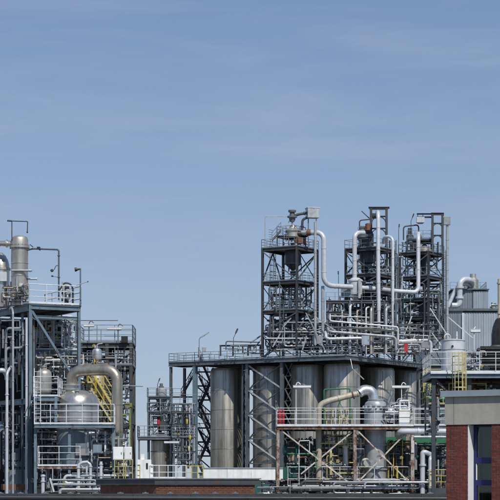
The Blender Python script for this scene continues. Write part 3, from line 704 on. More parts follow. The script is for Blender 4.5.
for (ua, va, ub, vb, dd_) in ((306, 313, 325, 350, 250), (284.5, 326, 272.5, 347, 252), (317, 318, 336, 331, 251), (306.5, 336, 302.5, 350, 250), (262.5, 338, 252, 351, 256), (291, 318, 283, 327, 252)):
    MB().bar(P(ua, va, dd_), P(ub, vb, dd_ - .8), .12, .12).build('raking_strut', 'galv', t1, False)
# ---- T2
d2 = 258.0; f2, h2 = tower_frame(345.5, 394.5, d2)
zs2 = [ZD + .02, Z(330, d2), Z(310, d2), Z(293, d2), Z(276, d2), Z(250, d2)]
t2 = thing('process_tower', mid(f2, ZD), 'middle steel tower topped by a tall narrow hoist frame', 'tower', 'process towers on the silo platform')
tower(t2, f2, [-h2, h2], [-h2, h2], zs2, 'steel_dark', .26, decks=(2, 3, 4, 5), rails=(3, 4, 5), braces='/x\\x', bm='steel_mid', rail_r=.03, bw=.3)
def portal(root, ua, ub, vtop, vbase, d, depth=1.0, rungs=(216, 228, 240), cw=.3):
    for dy in (0, depth):
        for u in (ua, ub): MB().hbeam(P(u, vbase, d + dy), P(u, vtop, d + dy), cw).build('mast_column', 'steel_dark', root, False)
        MB().hbeam(P(ua - 1.5, vtop, d + dy), P(ub + 1.5, vtop, d + dy), cw, cw * 1.1).build('head_beam', 'steel_dark', root, False)
        for v in rungs:
            z = Z(v, d + dy); x0, x1 = X(ua, d + dy), X(ub, d + dy); w = x1 - x0
            MB().hbeam(V(x0, d + dy, z), V(x1, d + dy, z), cw * .6).build('cross_beam', 'steel_dark', root, False)
            for s, xc in ((1, x0), (-1, x1)):   # curved knee plates under each cross beam
                pts = [V(xc, d + dy, z - w * .55), V(xc + s * w * .08, d + dy, z - w * .25), V(xc + s * w * .22, d + dy, z - w * .1), V(xc + s * w * .45, d + dy, z)]
                for p_, q_ in zip(pts[:-1], pts[1:]): MB().bar(p_, q_, .16, .12).build('knee_plate', 'steel_dark', root, False)
    for u in (ua, ub):
        for v in (vtop,) + tuple(rungs): MB().hbeam(P(u, v, d), P(u, v, d + depth), cw * .5).build('cross_beam', 'steel_dark', root, False)
portal(t2, 371, 386.5, 208.5, 250, d2 - 1, 1.4, (216.5, 228.5))
MB().hbeam(P(368.5, 207.8, d2 - .3), P(389.5, 207.8, d2 - .3), .25).build('hoist_beam', 'steel_dark', t2, False)
zq2 = Z(237, d2); cs = [P(u, 237, d) for u, d in ((358, d2 - 1.5), (372, d2 - 1.5), (372, d2 + 1.5), (358, d2 + 1.5))]
deck(t2, [tuple(c[:2]) for c in cs], zq2, 'grate', .08, .22, 'steel_dark', 'upper_deck')
railing(t2, [Vector((c.x, c.y, zq2)) for c in cs], 'rail_grey', 1.1, 1.1, .03)
ladder(t2, P(394, 293, d2 + 1), Z(240, d2) - Z(293, d2), (1, .2, 0), (0, -1, 0), 'steel_mid', .5, True, .025)
for (ua, va, ub, vb, dd_) in ((377, 292, 396, 330, 253), (344, 336, 331, 352, 252), (352, 335, 362, 350, 251), (372, 330, 362, 349, 252)):
    MB().bar(P(ua, va, dd_), P(ub, vb, dd_), .14, .14).build('raking_strut', 'galv', t2, False)
# ---- T3
d3 = 271.0; f3, h3 = tower_frame(399, 443.5, d3)
zs3 = [ZD + .02, Z(334, d3), Z(318, d3), Z(300, d3), Z(278, d3), Z(254, d3)]
t3 = thing('process_tower', mid(f3, ZD), 'right-hand steel tower with projecting hoist arm', 'tower', 'process towers on the silo platform')
tower(t3, f3, [-h3, h3], [-h3, h3], zs3, 'steel_dark', .26, decks=(2, 3, 4, 5), rails=(3, 4, 5), braces='x/\\x', bm='steel_mid', rail_r=.03, bw=.3)
portal(t3, 432.5, 442.5, 214, 254, d3 - 2, 1.4, (223.5, 235.5))
for dv in (0, 3.2): MB().hbeam(P(416.8, 214 + dv, d3 - 1.4), P(432, 214 + dv, d3 - 1.4), .2).build('hoist_arm', 'steel_dark', t3, False)
zq3 = Z(240, d3); cs = [P(u, 240, d) for u, d in ((407, d3 - 1.5), (431, d3 - 1.5), (431, d3 + 1.5), (407, d3 + 1.5))]
deck(t3, [tuple(c[:2]) for c in cs], zq3, 'grate', .08, .22, 'steel_dark', 'upper_deck')
railing(t3, [Vector((c.x, c.y, zq3)) for c in cs] + [Vector((cs[0].x, cs[0].y, zq3))], 'rail_grey', 1.1, 1.1, .03)
for c in cs: MB().bar(Vector((c.x, c.y, zs3[5])), Vector((c.x, c.y, zq3)), .14).build('post', 'steel_dark', t3, False)
ladder(t3, P(444, 334, d3), Z(250, d3) - Z(334, d3), (1, .3, 0), (.3, -1, 0), 'steel_mid', .5, True, .025)
for (ua, va, ub, vb, dd_) in ((430, 308, 451, 341, 255), (447, 316, 474, 339, 258), (412, 316, 404, 335, 256), (432, 333, 444, 349, 254), (415, 335, 408, 352, 254)):
    MB().bar(P(ua, va, dd_), P(ub, vb, dd_), .12, .12).build('raking_strut', 'galv_bright', t3, False)

MB().hbeam(V(X(473.6, 258), 258, 0), P(473.6, 337, 258), .2).build('strut_post', 'galv', t3, False)
# hoppers inside the towers
def hopper(label, u, d, vt, vm, vb, rpx, m='hopper_dark', top=True):
    r = rpx * d / FPX; c = P(u, vb, d); hm, ht = Z(vm, d) - c.z, Z(vt, d) - c.z
    t = thing('hopper', c, label, 'hopper')
    MB().lathe(c, [(r * .22, 0), (r * .22, hm * .12), (r * .97, hm * .96), (r, hm), (r, ht * .97), (r * .9, ht)], 36).build('cone_body', m, t, True, 25)
    MB().lathe(c, [(r + .01, hm - .06), (r + .07, hm - .06), (r + .07, hm + .06), (r + .01, hm + .06)], 36).build('support_ring', 'steel_mid', t)
    MB().lathe(c, [(r * .3, -r * .5), (r * .36, -r * .4), (r * .36, -.02), (r * .3, 0)], 16).build('outlet_valve', 'steel_dark', t)
    if top: MB().lathe(c + V(0, 0, ht), [(r * .5, 0), (r * .5, r * .35), (r * .3, r * .4), (r * .3, r * .9)], 20).build('inlet', 'steel_mid', t)
    for k in range(3): MB().bar(c + V(math.cos(k * 2.1) * r * 1.0, math.sin(k * 2.1) * r, hm - .9), c + V(math.cos(k * 2.1) * r, math.sin(k * 2.1) * r, hm), .12).build('bracket', 'steel_dark', t, False)
    return t
hopper('dark weigh hopper hanging below the top deck of the left tower', 293, d1, 250.5, 264, 271, 8.2)
hopper('dark grey dust filter hopper in the middle tower', 366.5, d2, 233, 262, 273, 7.2)
hopper('dark hopper below the top deck of the right tower', 424.5, d3, 247, 275, 287, 5.4)
hopper('squat hopper low inside the left tower', 294, d1, 316, 326, 334, 7, 'steel_mid', False)
hopper('narrow hopper low inside the right tower', 424, d3, 305, 318, 327, 5.5, 'steel_mid', False)
hopper('small hopper low inside the middle tower', 370, d2, 296, 306, 314, 5, 'steel_mid', False)

# top machinery T1
g = thing('conveying_unit', P(293, 236, d1), 'receiver box and conveying pipe on top of the left tower', 'machine')
c0 = P(312.5, 218, d1 - 1)
MB().box(P(312.5, 213.2, d1 - 1), 1.5, 1.4, 1.25, .2).build('receiver_box', 'galv', g, False); MB().box(P(312.5, 208.2, d1 - 1), 1.65, 1.5, .1, .2).build('box_lid', 'pipe_white', g, False)
for u in (308.3, 316.2): MB().hbeam(P(u, 249, d1 - 1.2), P(u, 218.2, d1 - 1.2), .14).build('post', 'galv' if u > 310 else 'steel_mid', g, False)
pipe(g, [P(307, 213, d1 - 1), P(300, 214, d1 - 1), P(295, 215.5, d1 - 1)], .17, 'steel_dark', flanges=[(0, .4)])
pipe(g, [P(307.5, 217.5, d1 - 1), P(302.5, 219.5, d1 - 1), P(301.8, 233, d1 - 1)], .16, 'steel_dark', flanges=[(1, .5)])
MB().lathe(P(292.2, 222, d1 - 1), [(.25, 0), (.4, .3), (.4, .5), (.62, .55), (.62, .75), (.35, .8), (.3, 1.2), (.5, 1.25), (.5, 1.5)], 20).build('blower', 'steel_mid', g)
pipe(g, [P(292.2, 222, d1 - 1), P(292.2, 231, d1 - 1)], .1, 'pipe_grey'); pipe(g, [P(290, 220, d1 - 1), P(286.5, 226, d1 - 1), P(286.5, 233, d1 - 1)], .06, 'pipe_white')
MB().lathe(P(293, 237, d1 - 1.2), [(.8, 0), (.8, .7), (.95, .72), (.95, .85), (.5, 1.1), (.4, 1.4)], 28).build('filter_cap', 'stainless_dull', g)
MB().lathe(P(297, 243, d1 - 1.4), [(.35, 0), (.35, .9), (.2, 1.0)], 16).build('motor', 'orange_brown', g); MB().box(P(302, 241, d1 - 1.5), 1.0, .8, .7).build('gearbox', 'orange_brown', g, False)
MB().lathe(P(300, 234, d1 - 1.4), [(.3, -.5), (.42, -.4), (.42, .9), (.3, 1)], 16, (1, 0, 0)).build('motor', 'steel_black', g)
th = thing('lightning_frame', P(265, 236, d1), 'thin wire frame above the left corner of the left tower', 'frame')
pipe(th, [P(265, 249, d1), P(265, 216.5, d1), P(290, 216.5, d1)], .045, 'galv', .2)
# T2 / T3 top machinery
g = thing('dust_filter', P(362, 240, d2), 'cap unit and pipes on top of the middle tower', 'machine')
MB().lathe(P(362, 238, d2 - 1), [(.7, 0), (.7, .8), (.4, 1.1), (.4, 1.5)], 24).build('filter_cap', 'steel_mid', g)
MB().box(P(367.5, 234, d2 - .6), .7, .8, 1.6).build('filter_box', 'hopper_dark', g, False)
pipe(g, [P(359.5, 238, d2 - 1), P(359.5, 220.3, d2 - 1), P(371, 219.3, d2 - 1)], .08, 'steel_dark', .3)
pipe(g, [P(361.5, 211, d2), P(369.5, 218.5, d2)], .06, 'steel_dark'); MB().lathe(P(368, 231, d2 - 1.5), [(.25, 0), (.35, .1), (.35, .9), (.2, 1)], 16).build('motor', 'orange_brown', g)
MB().box(P(375, 216, d2 - .5), .8, .8, .6).build('hoist', 'steel_dark', g, False)
g = thing('cap_unit', P(424, 240, d3), 'pale hood and box below the hoist arm of the right tower', 'machine')
MB().box(P(420.3, 220, d3 - 1.4), 1.05, .9, .75).build('hoist_box', 'pipe_white', g, False); MB().box(P(420.3, 223, d3 - 1.4), .7, .6, .2).build('hook_block', 'pipe_grey', g, False)
for du_ in (-2.6, 2.6): MB().rod(P(420.3 + du_, 217.6, d3 - 1.4), P(420.3 + du_, 213.5, d3 - 1.4), .05, 6).build('hanger', 'steel_dark', g)
pipe(g, [P(403.5, 240, d3 - 1), P(403.5, 226.5, d3 - 1), P(418.5, 224.8, d3 - 1), P(418.7, 231.5, d3 - 1)], .09, 'steel_dark', .35)
MB().lathe(P(424.5, 252, d3 - 2), [(.95, 0), (.95, .3), (.7, .6), (.3, .8)], 24).build('hood', 'stainless_dull', g)
MB().lathe(P(410, 243, d3 - 1), [(.5, 0), (.5, 1), (.3, 1.2), (.3, 2)], 18).build('filter_cap', 'steel_mid', g); MB().box(P(414, 246, d3 - 1.2), 1.1, .9, .9).build('gearbox', 'steel_black', g, False)
# slim lights on the towers
flood('slanted black flood lamp on a pole above the right tower', P(411, 240, d3 - 1.5), P(411, 221, d3 - 1.5), P(414, 213.5, d3 - 1.6))
flood('upright black flood lamp at the left edge of the right tower', P(398.7, 254, d3 - 2), P(398.7, 230, d3 - 2), P(399.3, 224, d3 - 2))
flood('small lamp on a post in front of the left tower pipe', P(338.5, 305, 252), P(338.5, 277, 252), P(338.2, 271, 252))

# big conveying pipes
t = thing('conveying_pipe', P(324, 283, 252), 'thick white pipe bending down beside the left tower towards the middle tower', 'pipe')
pipe(t, [P(300, 233, 254), P(310, 232.8, 252), P(323.8, 232.8, 251), P(323.8, 285.3, 251), P(352, 287, 253)], .31, 'pipe_white', 1.15, flanges=[(1, .4), (2, .3), (2, .75), (3, .4)], fr=1.1, fw=.05)
MB().lathe(P(306.5, 232.5, 252), [(.42, 0), (.42, .5)], 20, (1, 0, 0)).build('coupling', 'orange_brown', t)
t = thing('down_pipe', P(315.3, 345, 250), 'slim pale pipe running down the front of the left tower', 'pipe')
pipe(t, [P(315.3, 222, 250), P(315.3, 345, 250)], .17, 'galv', flanges=[(0, k / 8) for k in range(1, 8)], fr=1.15, fw=.04)
t = thing('down_pipe', P(322.8, 336, 251), 'pale pipe below the white elbow beside the left tower', 'pipe')
pipe(t, [P(322.8, 286, 251.6), P(322.8, 336, 251.6)], .2, 'galv', flanges=[(0, .3), (0, .7)], fr=1.15, fw=.04)
MB().box(P(317.5, 340, 251), 1.3, .8, 1.0).build('base_box', 'pipe_grey', t, False)
t = thing('conveying_pipe', P(354, 277, 254), 'white pipe with elbow at the left face of the middle tower', 'pipe')
pipe(t, [P(364, 232.8, 255), P(354.6, 232.8, 254), P(354.6, 279, 254)], .29, 'pipe_white', 1.0, flanges=[(1, .25), (1, .6), (1, .9)], fr=1.1, fw=.05)
t = thing('diverter_box', P(354, 300, 254), 'white cyclone housing where the thick pipes meet at the middle tower', 'machine')
MB().lathe(P(355.5, 300, 254), [(.3, 0), (.85, .7), (.85, 2.3), (.95, 2.35), (.95, 2.5), (.5, 2.8)], 28).build('housing', 'pipe_white', t)
MB().box(P(347.5, 291, 254), 1.6, 1.2, 1.6).build('side_box', 'vessel_blue', t, False)
MB().box(P(359.3, 289, 253.3), .3, 1.1, 2.4).build('flange_plate', 'stainless_dull', t, False)
pipe(t, [P(357, 287.5, 254), P(374.5, 288.7, 255)], .29, 'pipe_white', flanges=[(0, .8)], fr=1.1, fw=.05)
t = thing('down_pipe', P(378, 330, 252), 'tall white pipe rising through the hoist frame of the middle tower', 'pipe')
pipe(t, [P(377, 217, 257.4), P(377.6, 211.5, 256), P(378.2, 213, 253), P(378.2, 262, 252.5), P(379, 331, 252.5)], .25, 'pipe_white', .8, flanges=[(2, .3), (2, .75), (3, .3), (3, .7)], fr=1.12, fw=.05)
t = thing('vent_pipe', P(392.5, 345, 252), 'slim white pipe arched at its top right of the middle tower', 'pipe')
pipe(t, [P(383.5, 243, 254), P(384, 236.5, 253), P(392.8, 236.5, 252), P(392.8, 345, 252)], .19, 'pipe_white', .75, flanges=[(2, k / 5) for k in range(1, 5)], fr=1.15, fw=.04)
t = thing('conveying_pipe', P(418, 290, 258), 'white pipe dropping down the right tower then turning left', 'pipe')
pipe(t, [P(421, 238, 263), P(418.6, 233, 261), P(418.3, 236, 258.6), P(418.3, 292.3, 258), P(396, 291, 257), P(380.5, 289, 256)], .26, 'pipe_white', .7, flanges=[(2, .2), (2, .6), (3, .5)], fr=1.12, fw=.05)
t = thing('down_pipe', P(447.3, 340, 258), 'slim pale pipe with square head right of the right tower', 'pipe')
pipe(t, [P(447.3, 225, 258), P(447.3, 345, 258)], .17, 'galv', flanges=[(0, k / 8) for k in range(1, 8)], fr=1.2, fw=.04)
MB().box(P(447, 221, 258), .85, .7, 1.0).build('head_box', 'pipe_grey', t, False); pipe(t, [P(443, 217.2, 258), P(450, 217.2, 258)], .05, 'galv')

# equipment inside the towers and on the platform
def bay(label, u0, u1, v0, v1, da, db, n, seed, name='pipework', **k):
    t = thing(name, P((u0 + u1) / 2, v1, (da + db) / 2), label, 'pipework'); clutter(t, u0, u1, v0, v1, da, db, n, seed, **k); return t
G1 = ('pipe_grey', 'steel_dark', 'steel_mid', 'galv', 'steel_dark')
bay('dark tangle of pipes inside the middle storeys of the left tower', 268, 312, 286, 312, d1 - 2.5, d1 + 2.5, 26, 11, mats=G1, rmax=.13, nv=10, yv=.1)
bay('mixed pipes and valves at the foot of the left tower', 264, 318, 314, 352, d1 - 3, d1 + 3, 44, 12, mats=G1 + ('pipe_white', 'stainless_dull'), rmax=.16, nv=16, yv=.1)
bay('short pipes and valves on the top deck of the left tower', 283, 306, 234, 248, d1 - 2, d1 + 1, 12, 13, mats=G1, rmax=.12, nv=5)
bay('pipes and valves in the upper storeys of the middle tower', 356, 392, 238, 276, d2 - 2, d2 + 2, 18, 14, mats=G1, rmax=.12, nv=6)
bay('pipe tangle in the lower storeys of the middle tower', 346, 394, 278, 330, d2 - 3, d2 + 3, 38, 15, mats=G1 + ('pipe_white',), rmax=.15, nv=12, yv=.1)
bay('pipes and valves in the upper storeys of the right tower', 402, 440, 242, 278, d3 - 2, d3 + 2, 18, 16, mats=G1, rmax=.12, nv=6)
bay('pipe tangle in the lower storeys of the right tower', 400, 442, 280, 346, d3 - 3, d3 + 3, 44, 17, mats=G1 + ('green_teal',), rmax=.15, nv=12, yv=.1)
bay('upright pale pipes between the left and middle towers', 326, 348, 296, 350, 252, 257, 22, 18, mats=('pipe_white', 'pipe_grey', 'galv', 'steel_dark'), rmax=.18, nv=8)
bay('row of small fittings along the left part of the platform', 222, 262, 345, 354, 254, 260, 10, 19, mats=G1, rmax=.07, nv=6)
bay('small fittings behind the platform railing at the right', 388, 430, 338, 356, 256, 266, 24, 20, mats=G1 + ('pipe_white',), rmax=.13, nv=10)
bay('cluster of valves and pipes on the platform between the towers', 328, 392, 330, 354, 252, 258, 40, 21, mats=G1 + ('pipe_white', 'stainless_dull'), rmax=.14, nv=16)

bay('thin rods, ladders and pipes around the base of the three towers', 264, 442, 322, 354, 251, 262, 70, 22, mats=G1 + ('pipe_white', 'galv'), rmin=.03, rmax=.09, nv=24, yv=.1)
bay('thin pipes strung between the middle and right towers', 374, 404, 246, 330, 256, 262, 22, 23, mats=G1, rmin=.03, rmax=.08, nv=6)
# pipe bridge between the towers
br = thing('pipe_bridge', P(365, 312, 252), 'steel bridge with pale pipes between the left and right towers', 'pipe bridge')
for v in (302, 313): 
    for dy in (0, 2.2): MB().hbeam(P(326, v, 251 + dy), P(398, v, 253 + dy), .25, .35).build('beam', 'steel_dark', br, False)
for k in range(7): 
    u = 327 + k * 11.5; MB().hbeam(P(u, 354, 251.5), P(u, 300, 251.5), .2).build('post', 'steel_dark' if k % 2 else 'steel_mid', br, False)
railing(br, [P(326, 301, 251), P(380, 301, 252.4)], 'rail_grey', 1.1, 1.2, .03)
for (ua, va, ub, vb, r, dq, m) in ((330, 321, 398, 327, .17, 250, 'pipe_white'), (328, 326.5, 398, 331, .2, 250.5, 'pipe_beige'), (328, 331.5, 396, 337, .28, 250, 'pipe_grey'), (326, 339, 364, 338, .3, 249.5, 'pipe_white'), (388, 341.5, 431, 340, .32, 252, 'pipe_white'), (396, 345, 420, 344.5, .2, 251.5, 'pipe_grey'), (330, 316, 372, 317.5, .12, 250.8, 'galv')):
    pipe(br, [P(ua, va - 7, dq + 1.2), P(ua, va, dq), P(ub, vb, dq + .8), P(ub, min(vb + 13, 352), dq + .8)], r * .62, m, flanges=[(1, .3), (1, .62)], fr=1.3, fw=.05)
for u, m in ((342, 'galv'), (350, 'pipe_white'), (357, 'pipe_beige'), (366, 'pipe_white'), (371, 'stainless_dull'), (386, 'galv')): pipe(br, [P(u, 354, 251.4), P(u, 305 + (u % 5) * 3, 251.4), P(u + 3, 304 + (u % 5) * 3, 252.6)], .11 + (u % 3) * .03, m, flanges=[(0, .5)])
for lab, u, v, w, h, dq in (('grey control cabinet on the platform before the middle tower', 365.5, 340.5, .95, 1.15, 249), ('grey control cabinet at the right end of the platform', 425.5, 344, 1.1, 1.1, 254)):
    t = thing('control_cabinet', P(u, v + h * 4, dq), lab, 'cabinet'); MB().box(P(u, v, dq), w, .4, h).build('case', 'clad_light' if u < 400 else 'pipe_grey', t, False)
    MB().box(P(u, v, dq) + V(0, -.21, 0), w * .88, .02, h * .9).build('door', 'clad_light' if u < 400 else 'pipe_grey', t, False); MB().bar(V(X(u, dq), dq + .1, ZD), P(u, v + h * 4, dq) + V(0, .1, 0), .12).build('stand', 'steel_dark', t, False); MB().box(P(u, v, dq) + V(w * .36, -.24, 0), .05, .03, .2).build('handle', 'steel_black', t, False)
t = thing('warning_board', P(406, 352, 251), 'red board on the platform railing below the right tower', 'sign')
MB().box(P(406, 347.5, 251.5), .5, .05, 1.1).build('board', 'red', t, False); MB().bar(V(X(406, 251.6), 251.6, ZD - .3), P(406, 343, 251.6), .06).build('post', 'steel_dark', t, False)
# frame and lamps at the left of the platform
fr_ = thing('pipe_support_frame', P(240, 355, 256), 'low dark frame carrying a thin pipe on the left of the platform', 'frame')
for u in (220.5, 233, 248, 261): MB().hbeam(P(u, 356, 256), P(u, 345.5, 256), .22).build('post', 'steel_dark', fr_, False)
MB().hbeam(P(219.5, 345.8, 256), P(262, 345.2, 255), .2).build('beam', 'steel_dark', fr_, False); pipe(fr_, [P(226, 350, 255.5), P(226, 341.3, 255.5), P(260, 342.3, 255)], .08, 'steel_mid')
pipe(fr_, [P(250, 343, 255.5), P(262, 335, 255.5)], .1, 'pipe_grey')
t = thing('walkway_lamp', P(199.2, 356, 258), 'bent street-type lamp on a pole at the left of the platform', 'lamp')
pipe(t, [P(199.2, 360, 258), P(199.2, 338, 258), P(203, 336, 258)], .06, 'pipe_grey', .4, name='post'); MB().bar(P(201.5, 337.3, 258), P(209, 332.2, 258), .22, .14).build('lamp_head', 'pipe_grey', t, False)
MB().box(P(204, 349.5, 258), .55, .4, .5).build('junction_box', 'pipe_grey', t, False)
flood('slanted black flood lamp standing on the left half of the platform', P(233.5, 345.5, 256), P(233.5, 338, 256), P(237.8, 328.5, 256), w=.24)
flood('slanted flood lamp hanging before the corner silo', P(350.5, 359, 247), P(352.5, 368.5, 246.6), P(364, 379.5, 246), m='galv', w=.13)
flood('black flood lamp at the top of the side stair', P(188.5, 384, 262), P(188.5, 377, 262), P(191.5, 372, 262))
# ------------------------------------------------------------------ left-hand plant
dl = 118.0; TL = R(28)
lf = Fr(X(30, dl), dl, (math.cos(TL), math.sin(TL)), (-math.sin(TL), math.cos(TL)))     # near corner; a runs right, b runs left and back
zk = Z(303.5, dl); RA = 3.12; RB = 5.6
lt = thing('steel_frame', lf(1.5, 2.5, 0), 'blue-grey steel frame with top platform at the left edge', 'steel frame')
def lcol(a, b, w, z1, m='steel_blue', root=lt, z0=0): return MB().hbeam(lf(a, b, z0), lf(a, b, z1), w, w, lf.b).build('column', m, root, False)
for a, b in ((0, 0), (RA, 0), (0, RB), (RA, RB), (0, 2.9)): lcol(a, b, .2 if (a, b) == (0, 0) else .17, zk - .05)
cs = [lf(-.12, -.12, 0), lf(RA + .12, -.12, 0), lf(RA + .12, RB + .1, 0), lf(-.12, RB + .1, 0)]
deck(lt, [tuple(c[:2]) for c in cs], zk, 'grate', .06)
for p, q, h_ in (((0, -.06), (RA, -.06), .26), ((-.06, 0), (-.06, RB), .36), ((RA + .06, 0), (RA + .06, RB), .26), ((0, RB), (RA, RB), .26), ((1.5, 0), (1.5, RB), .2)):
    MB().hbeam(lf(*p, zk - .07 - h_ / 2), lf(*q, zk - .07 - h_ / 2), .16, h_).build('beam', 'steel_blue', lt, False)
for z_, w_ in ((Z(316.5, dl), .18),): MB().hbeam(lf(.1, 0, z_), lf(RA - .1, 0, z_), w_ * .6, w_).build('beam', 'steel_blue', lt, False)
for z_ in (Z(401, dl), Z(356, dl)):
    MB().hbeam(lf(0, .1, z_), lf(0, RB, z_), .16, .34 if z_ < 12 else .2).build('beam', 'steel_blue', lt, False)
    if z_ < 12: MB().hbeam(lf(.1, 0, z_), lf(1.0, 0, z_), .16, .3).build('beam', 'steel_blue', lt, False)
MB().bar(lf(.1, -.05, zk - .45), lf(1.75, -.05, Z(352, dl)), .12, .14).build('brace', 'steel_blue', lt, False)
MB().bar(lf(1.75, -.02, Z(352, dl)), lf(RA, -.02, Z(384, dl)), .1, .12).build('brace', 'steel_blue', lt, False)
railing(lt, [lf(-.1, RB, zk), lf(-.1, -.1, zk), lf(RA + .1, -.1, zk), lf(RA + .1, RB, zk)], 'rail_white', 1.15, 1.05, .028, True, mids=(.36, .68), toe=.14)
lcol(0, 1.2, .12, Z(312, dl)); lcol(.35, .3, .12, Z(316, dl), 'steel_mid')
# black panels standing in for the shaded interior of the bay
for k in range(4): MB().box(lf(1.6 + k * .0, RB - .2 - k * .01, 3 + k * 3.8), 3.4, .1, 3.795, TL).build('shade_panel', 'shade_dark', lt, False)
for k in range(4): MB().box(lf(RA - .15, 3.9, 3 + k * 3.8), .08, 2.8, 3.795, TL).build('shade_panel', 'shade_dark', lt, False)
# vessel on the top deck
c = P(19.6, 302.5, 119.6); c.z = zk + .01; dv = c.y
ve = thing('column_vessel', c, 'tall stainless column vessel on the top platform of the left frame', 'vessel')
r = .505; zt = Z(240, dv) - zk
MB().lathe(c, [(r * .98, .0), (r * .98, .5), (r, .52), (r, zt - .45)], 48).build('shell', 'stainless_dull', ve, True, 25)
MB().lathe(c, [(r + .09, zt - .5), (r + .09, zt - .36), (r + .01, zt - .34)], 48).build('flange_ring', 'stainless_dull', ve)
MB().lathe(c, [(r * 1.02, zt - .33), (r * 1.02, zt - .02), (r * .93, zt + .12), (r * .72, zt + .2), (r * .4, zt + .25), (.02, zt + .27)], 48).build('cap', 'stainless_dull', ve, True, 25)
for h_ in (1.0, 1.75, 2.5): MB().lathe(c, [(r + .002, h_), (r + .02, h_ + .01), (r + .02, h_ + .05), (r + .002, h_ + .06)], 48).build('band', 'stainless', ve)
for k in range(16):
    an_ = 2 * math.pi * k / 16; MB().rod(c + V(math.cos(an_) * (r + .06), math.sin(an_) * (r + .06), zt - .55), c + V(math.cos(an_) * (r + .06), math.sin(an_) * (r + .06), zt - .3), .018, 6).build('bolt', 'steel_dark', ve)
MB().rod(c + V(-.1, -r - .05, .9), c + V(-.1, -r - .05, 1.7), .07, 10).build('gauge', 'galv', ve); MB().box(c + V(.15, -r - .06, 1.2), .22, .12, .16).build('name_plate', 'galv_bright', ve, False)
pipe(ve, [c + V(r, -.1, 1.6), c + V(r + .55, -.1, 1.6)], .06, 'galv_bright', flanges=[(0, .3), (0, .95)])
pipe(ve, [c + V(-.4, -r - .05, 2.05), c + V(r + .3, -r - .05, 2.05)], .07, 'galv', flanges=[(0, .9)]); pipe(ve, [c + V(-.35, -r, .2), c + V(.3, -r - .1, 1.0)], .035, 'galv')
dvt = thing('davit_frame', c + V(0, 0, zt), 'thin dark davit arm over the column vessel', 'davit')
zb_ = zt - .1
pipe(dvt, [c + V(-.42, -.35, zb_), c + V(-.42, -.35, zt + 1.08), c + V(.52, -.35, zt + 1.05), c + V(.5, -.35, zt + .42)], .03, 'steel_dark', .04)
pipe(dvt, [c + V(-.7, -.35, zt + 1.1), c + V(-.42, -.35, zt + 1.08)], .05, 'steel_dark'); MB().lathe(c + V(.5, -.35, zt + .36), [(.03, 0), (.05, .03), (.05, .08), (.02, .1)], 8).build('hook', 'steel_dark', dvt)
pp = thing('overhead_pipe', c + V(-1, 0, zt), 'thick pale pipe entering the column vessel from the left', 'pipe')
pipe(pp, [c + V(-r + .05, 0, zt - .22), c + V(-3, .3, zt - .2)], .16, 'stainless', flanges=[(0, .12)])
# second domed vessel
c2 = P(.5, 302.5, 120.6); c2.z = zk + .01; r2 = .55; z2 = Z(253, c2.y) - zk
v2 = thing('domed_vessel', c2, 'domed stainless vessel cut by the left edge of the view', 'vessel')
MB().lathe(c2, [(r2, 0), (r2, z2 - .95), (r2 * .96, z2 - .7), (r2 * .82, z2 - .42), (r2 * .55, z2 - .16), (r2 * .2, z2)], 48).build('shell', 'stainless', v2, True, 25)
MB().lathe(c2, [(r2 + .06, z2 - 1.05), (r2 + .06, z2 - .92), (r2 + .005, z2 - .9)], 48).build('flange_ring', 'stainless_dull', v2)
MB().box(c2 + V(.2, -.55, z2 - 1.5), .5, .25, .55).build('junction_box', 'pipe_white', v2, False)
for k in range(4): pipe(v2, [c2 + V(.3 + k * .13, -.5, .05), c2 + V(.3 + k * .13, -.5, .9 + .2 * k)], .03 + .01 * (k % 2), ('galv', 'steel_dark')[k % 2])
# overhead pipe to the right with valve
dp = thing('dark_pipe', P(45, 248, 119), 'dark pipe looping from the column vessel down to the pump', 'pipe')
pipe(dp, [P(27.5, 250, 119.4), P(33, 248.7, 119.2), P(58.8, 249.6, 119), P(58.8, 300, 119)], .052, 'steel_mid', .12, flanges=[(1, .25), (1, .28), (2, .12), (2, .55)], fr=1.8)
MB().box(P(38.5, 248.2, 119), .18, .16, .16).build('valve', 'steel_black', dp, False); pipe(dp, [P(33, 247, 119.1), P(30, 244.5, 119.2)], .03, 'steel_dark')
pipe(dp, [P(59, 265.5, 119), P(56, 265.5, 119), P(54, 270, 119)], .025, 'steel_mid'); MB().lathe(P(52, 272, 119), [(.03, 0), (.1, .05), (.1, .12), (.04, .18)], 12).build('gauge', 'steel_dark', dp)
MB().lathe(P(52.3, 277, 119), [(.02, 0), (.07, .03), (.07, .08), (.02, .1)], 10).build('gauge', 'steel_dark', dp); pipe(dp, [P(52.3, 276.6, 119), P(58.6, 277, 119)], .015, 'steel_mid')
mo = thing('pump_unit', P(66, 302, 119.3), 'pump with motor and flanges at the right of the top platform', 'pump'); zq = zk + .01; q = P(66, 0, 119.3)
MB().lathe(V(q.x, q.y, zq), [(.3, 0), (.3, .1), (.16, .12), (.16, .35), (.28, .4), (.28, .75), (.2, .82), (.2, 1.1), (.1, 1.2)], 20).build('motor', 'steel_dark', mo)
MB().lathe(V(q.x - .28, q.y - .1, zq + .45), [(.12, 0), (.22, .02), (.22, .1), (.15, .12), (.15, .34), (.22, .36), (.22, .44), (.1, .46)], 18, (1, 0, 0)).build('pump_body', 'galv', mo)
MB().lathe(V(q.x + .12, q.y - .3, zq + .78), [(.1, 0), (.17, .02), (.17, .26), (.1, .3)], 14, (0, 1, 0)).build('cover', 'pipe_grey', mo)
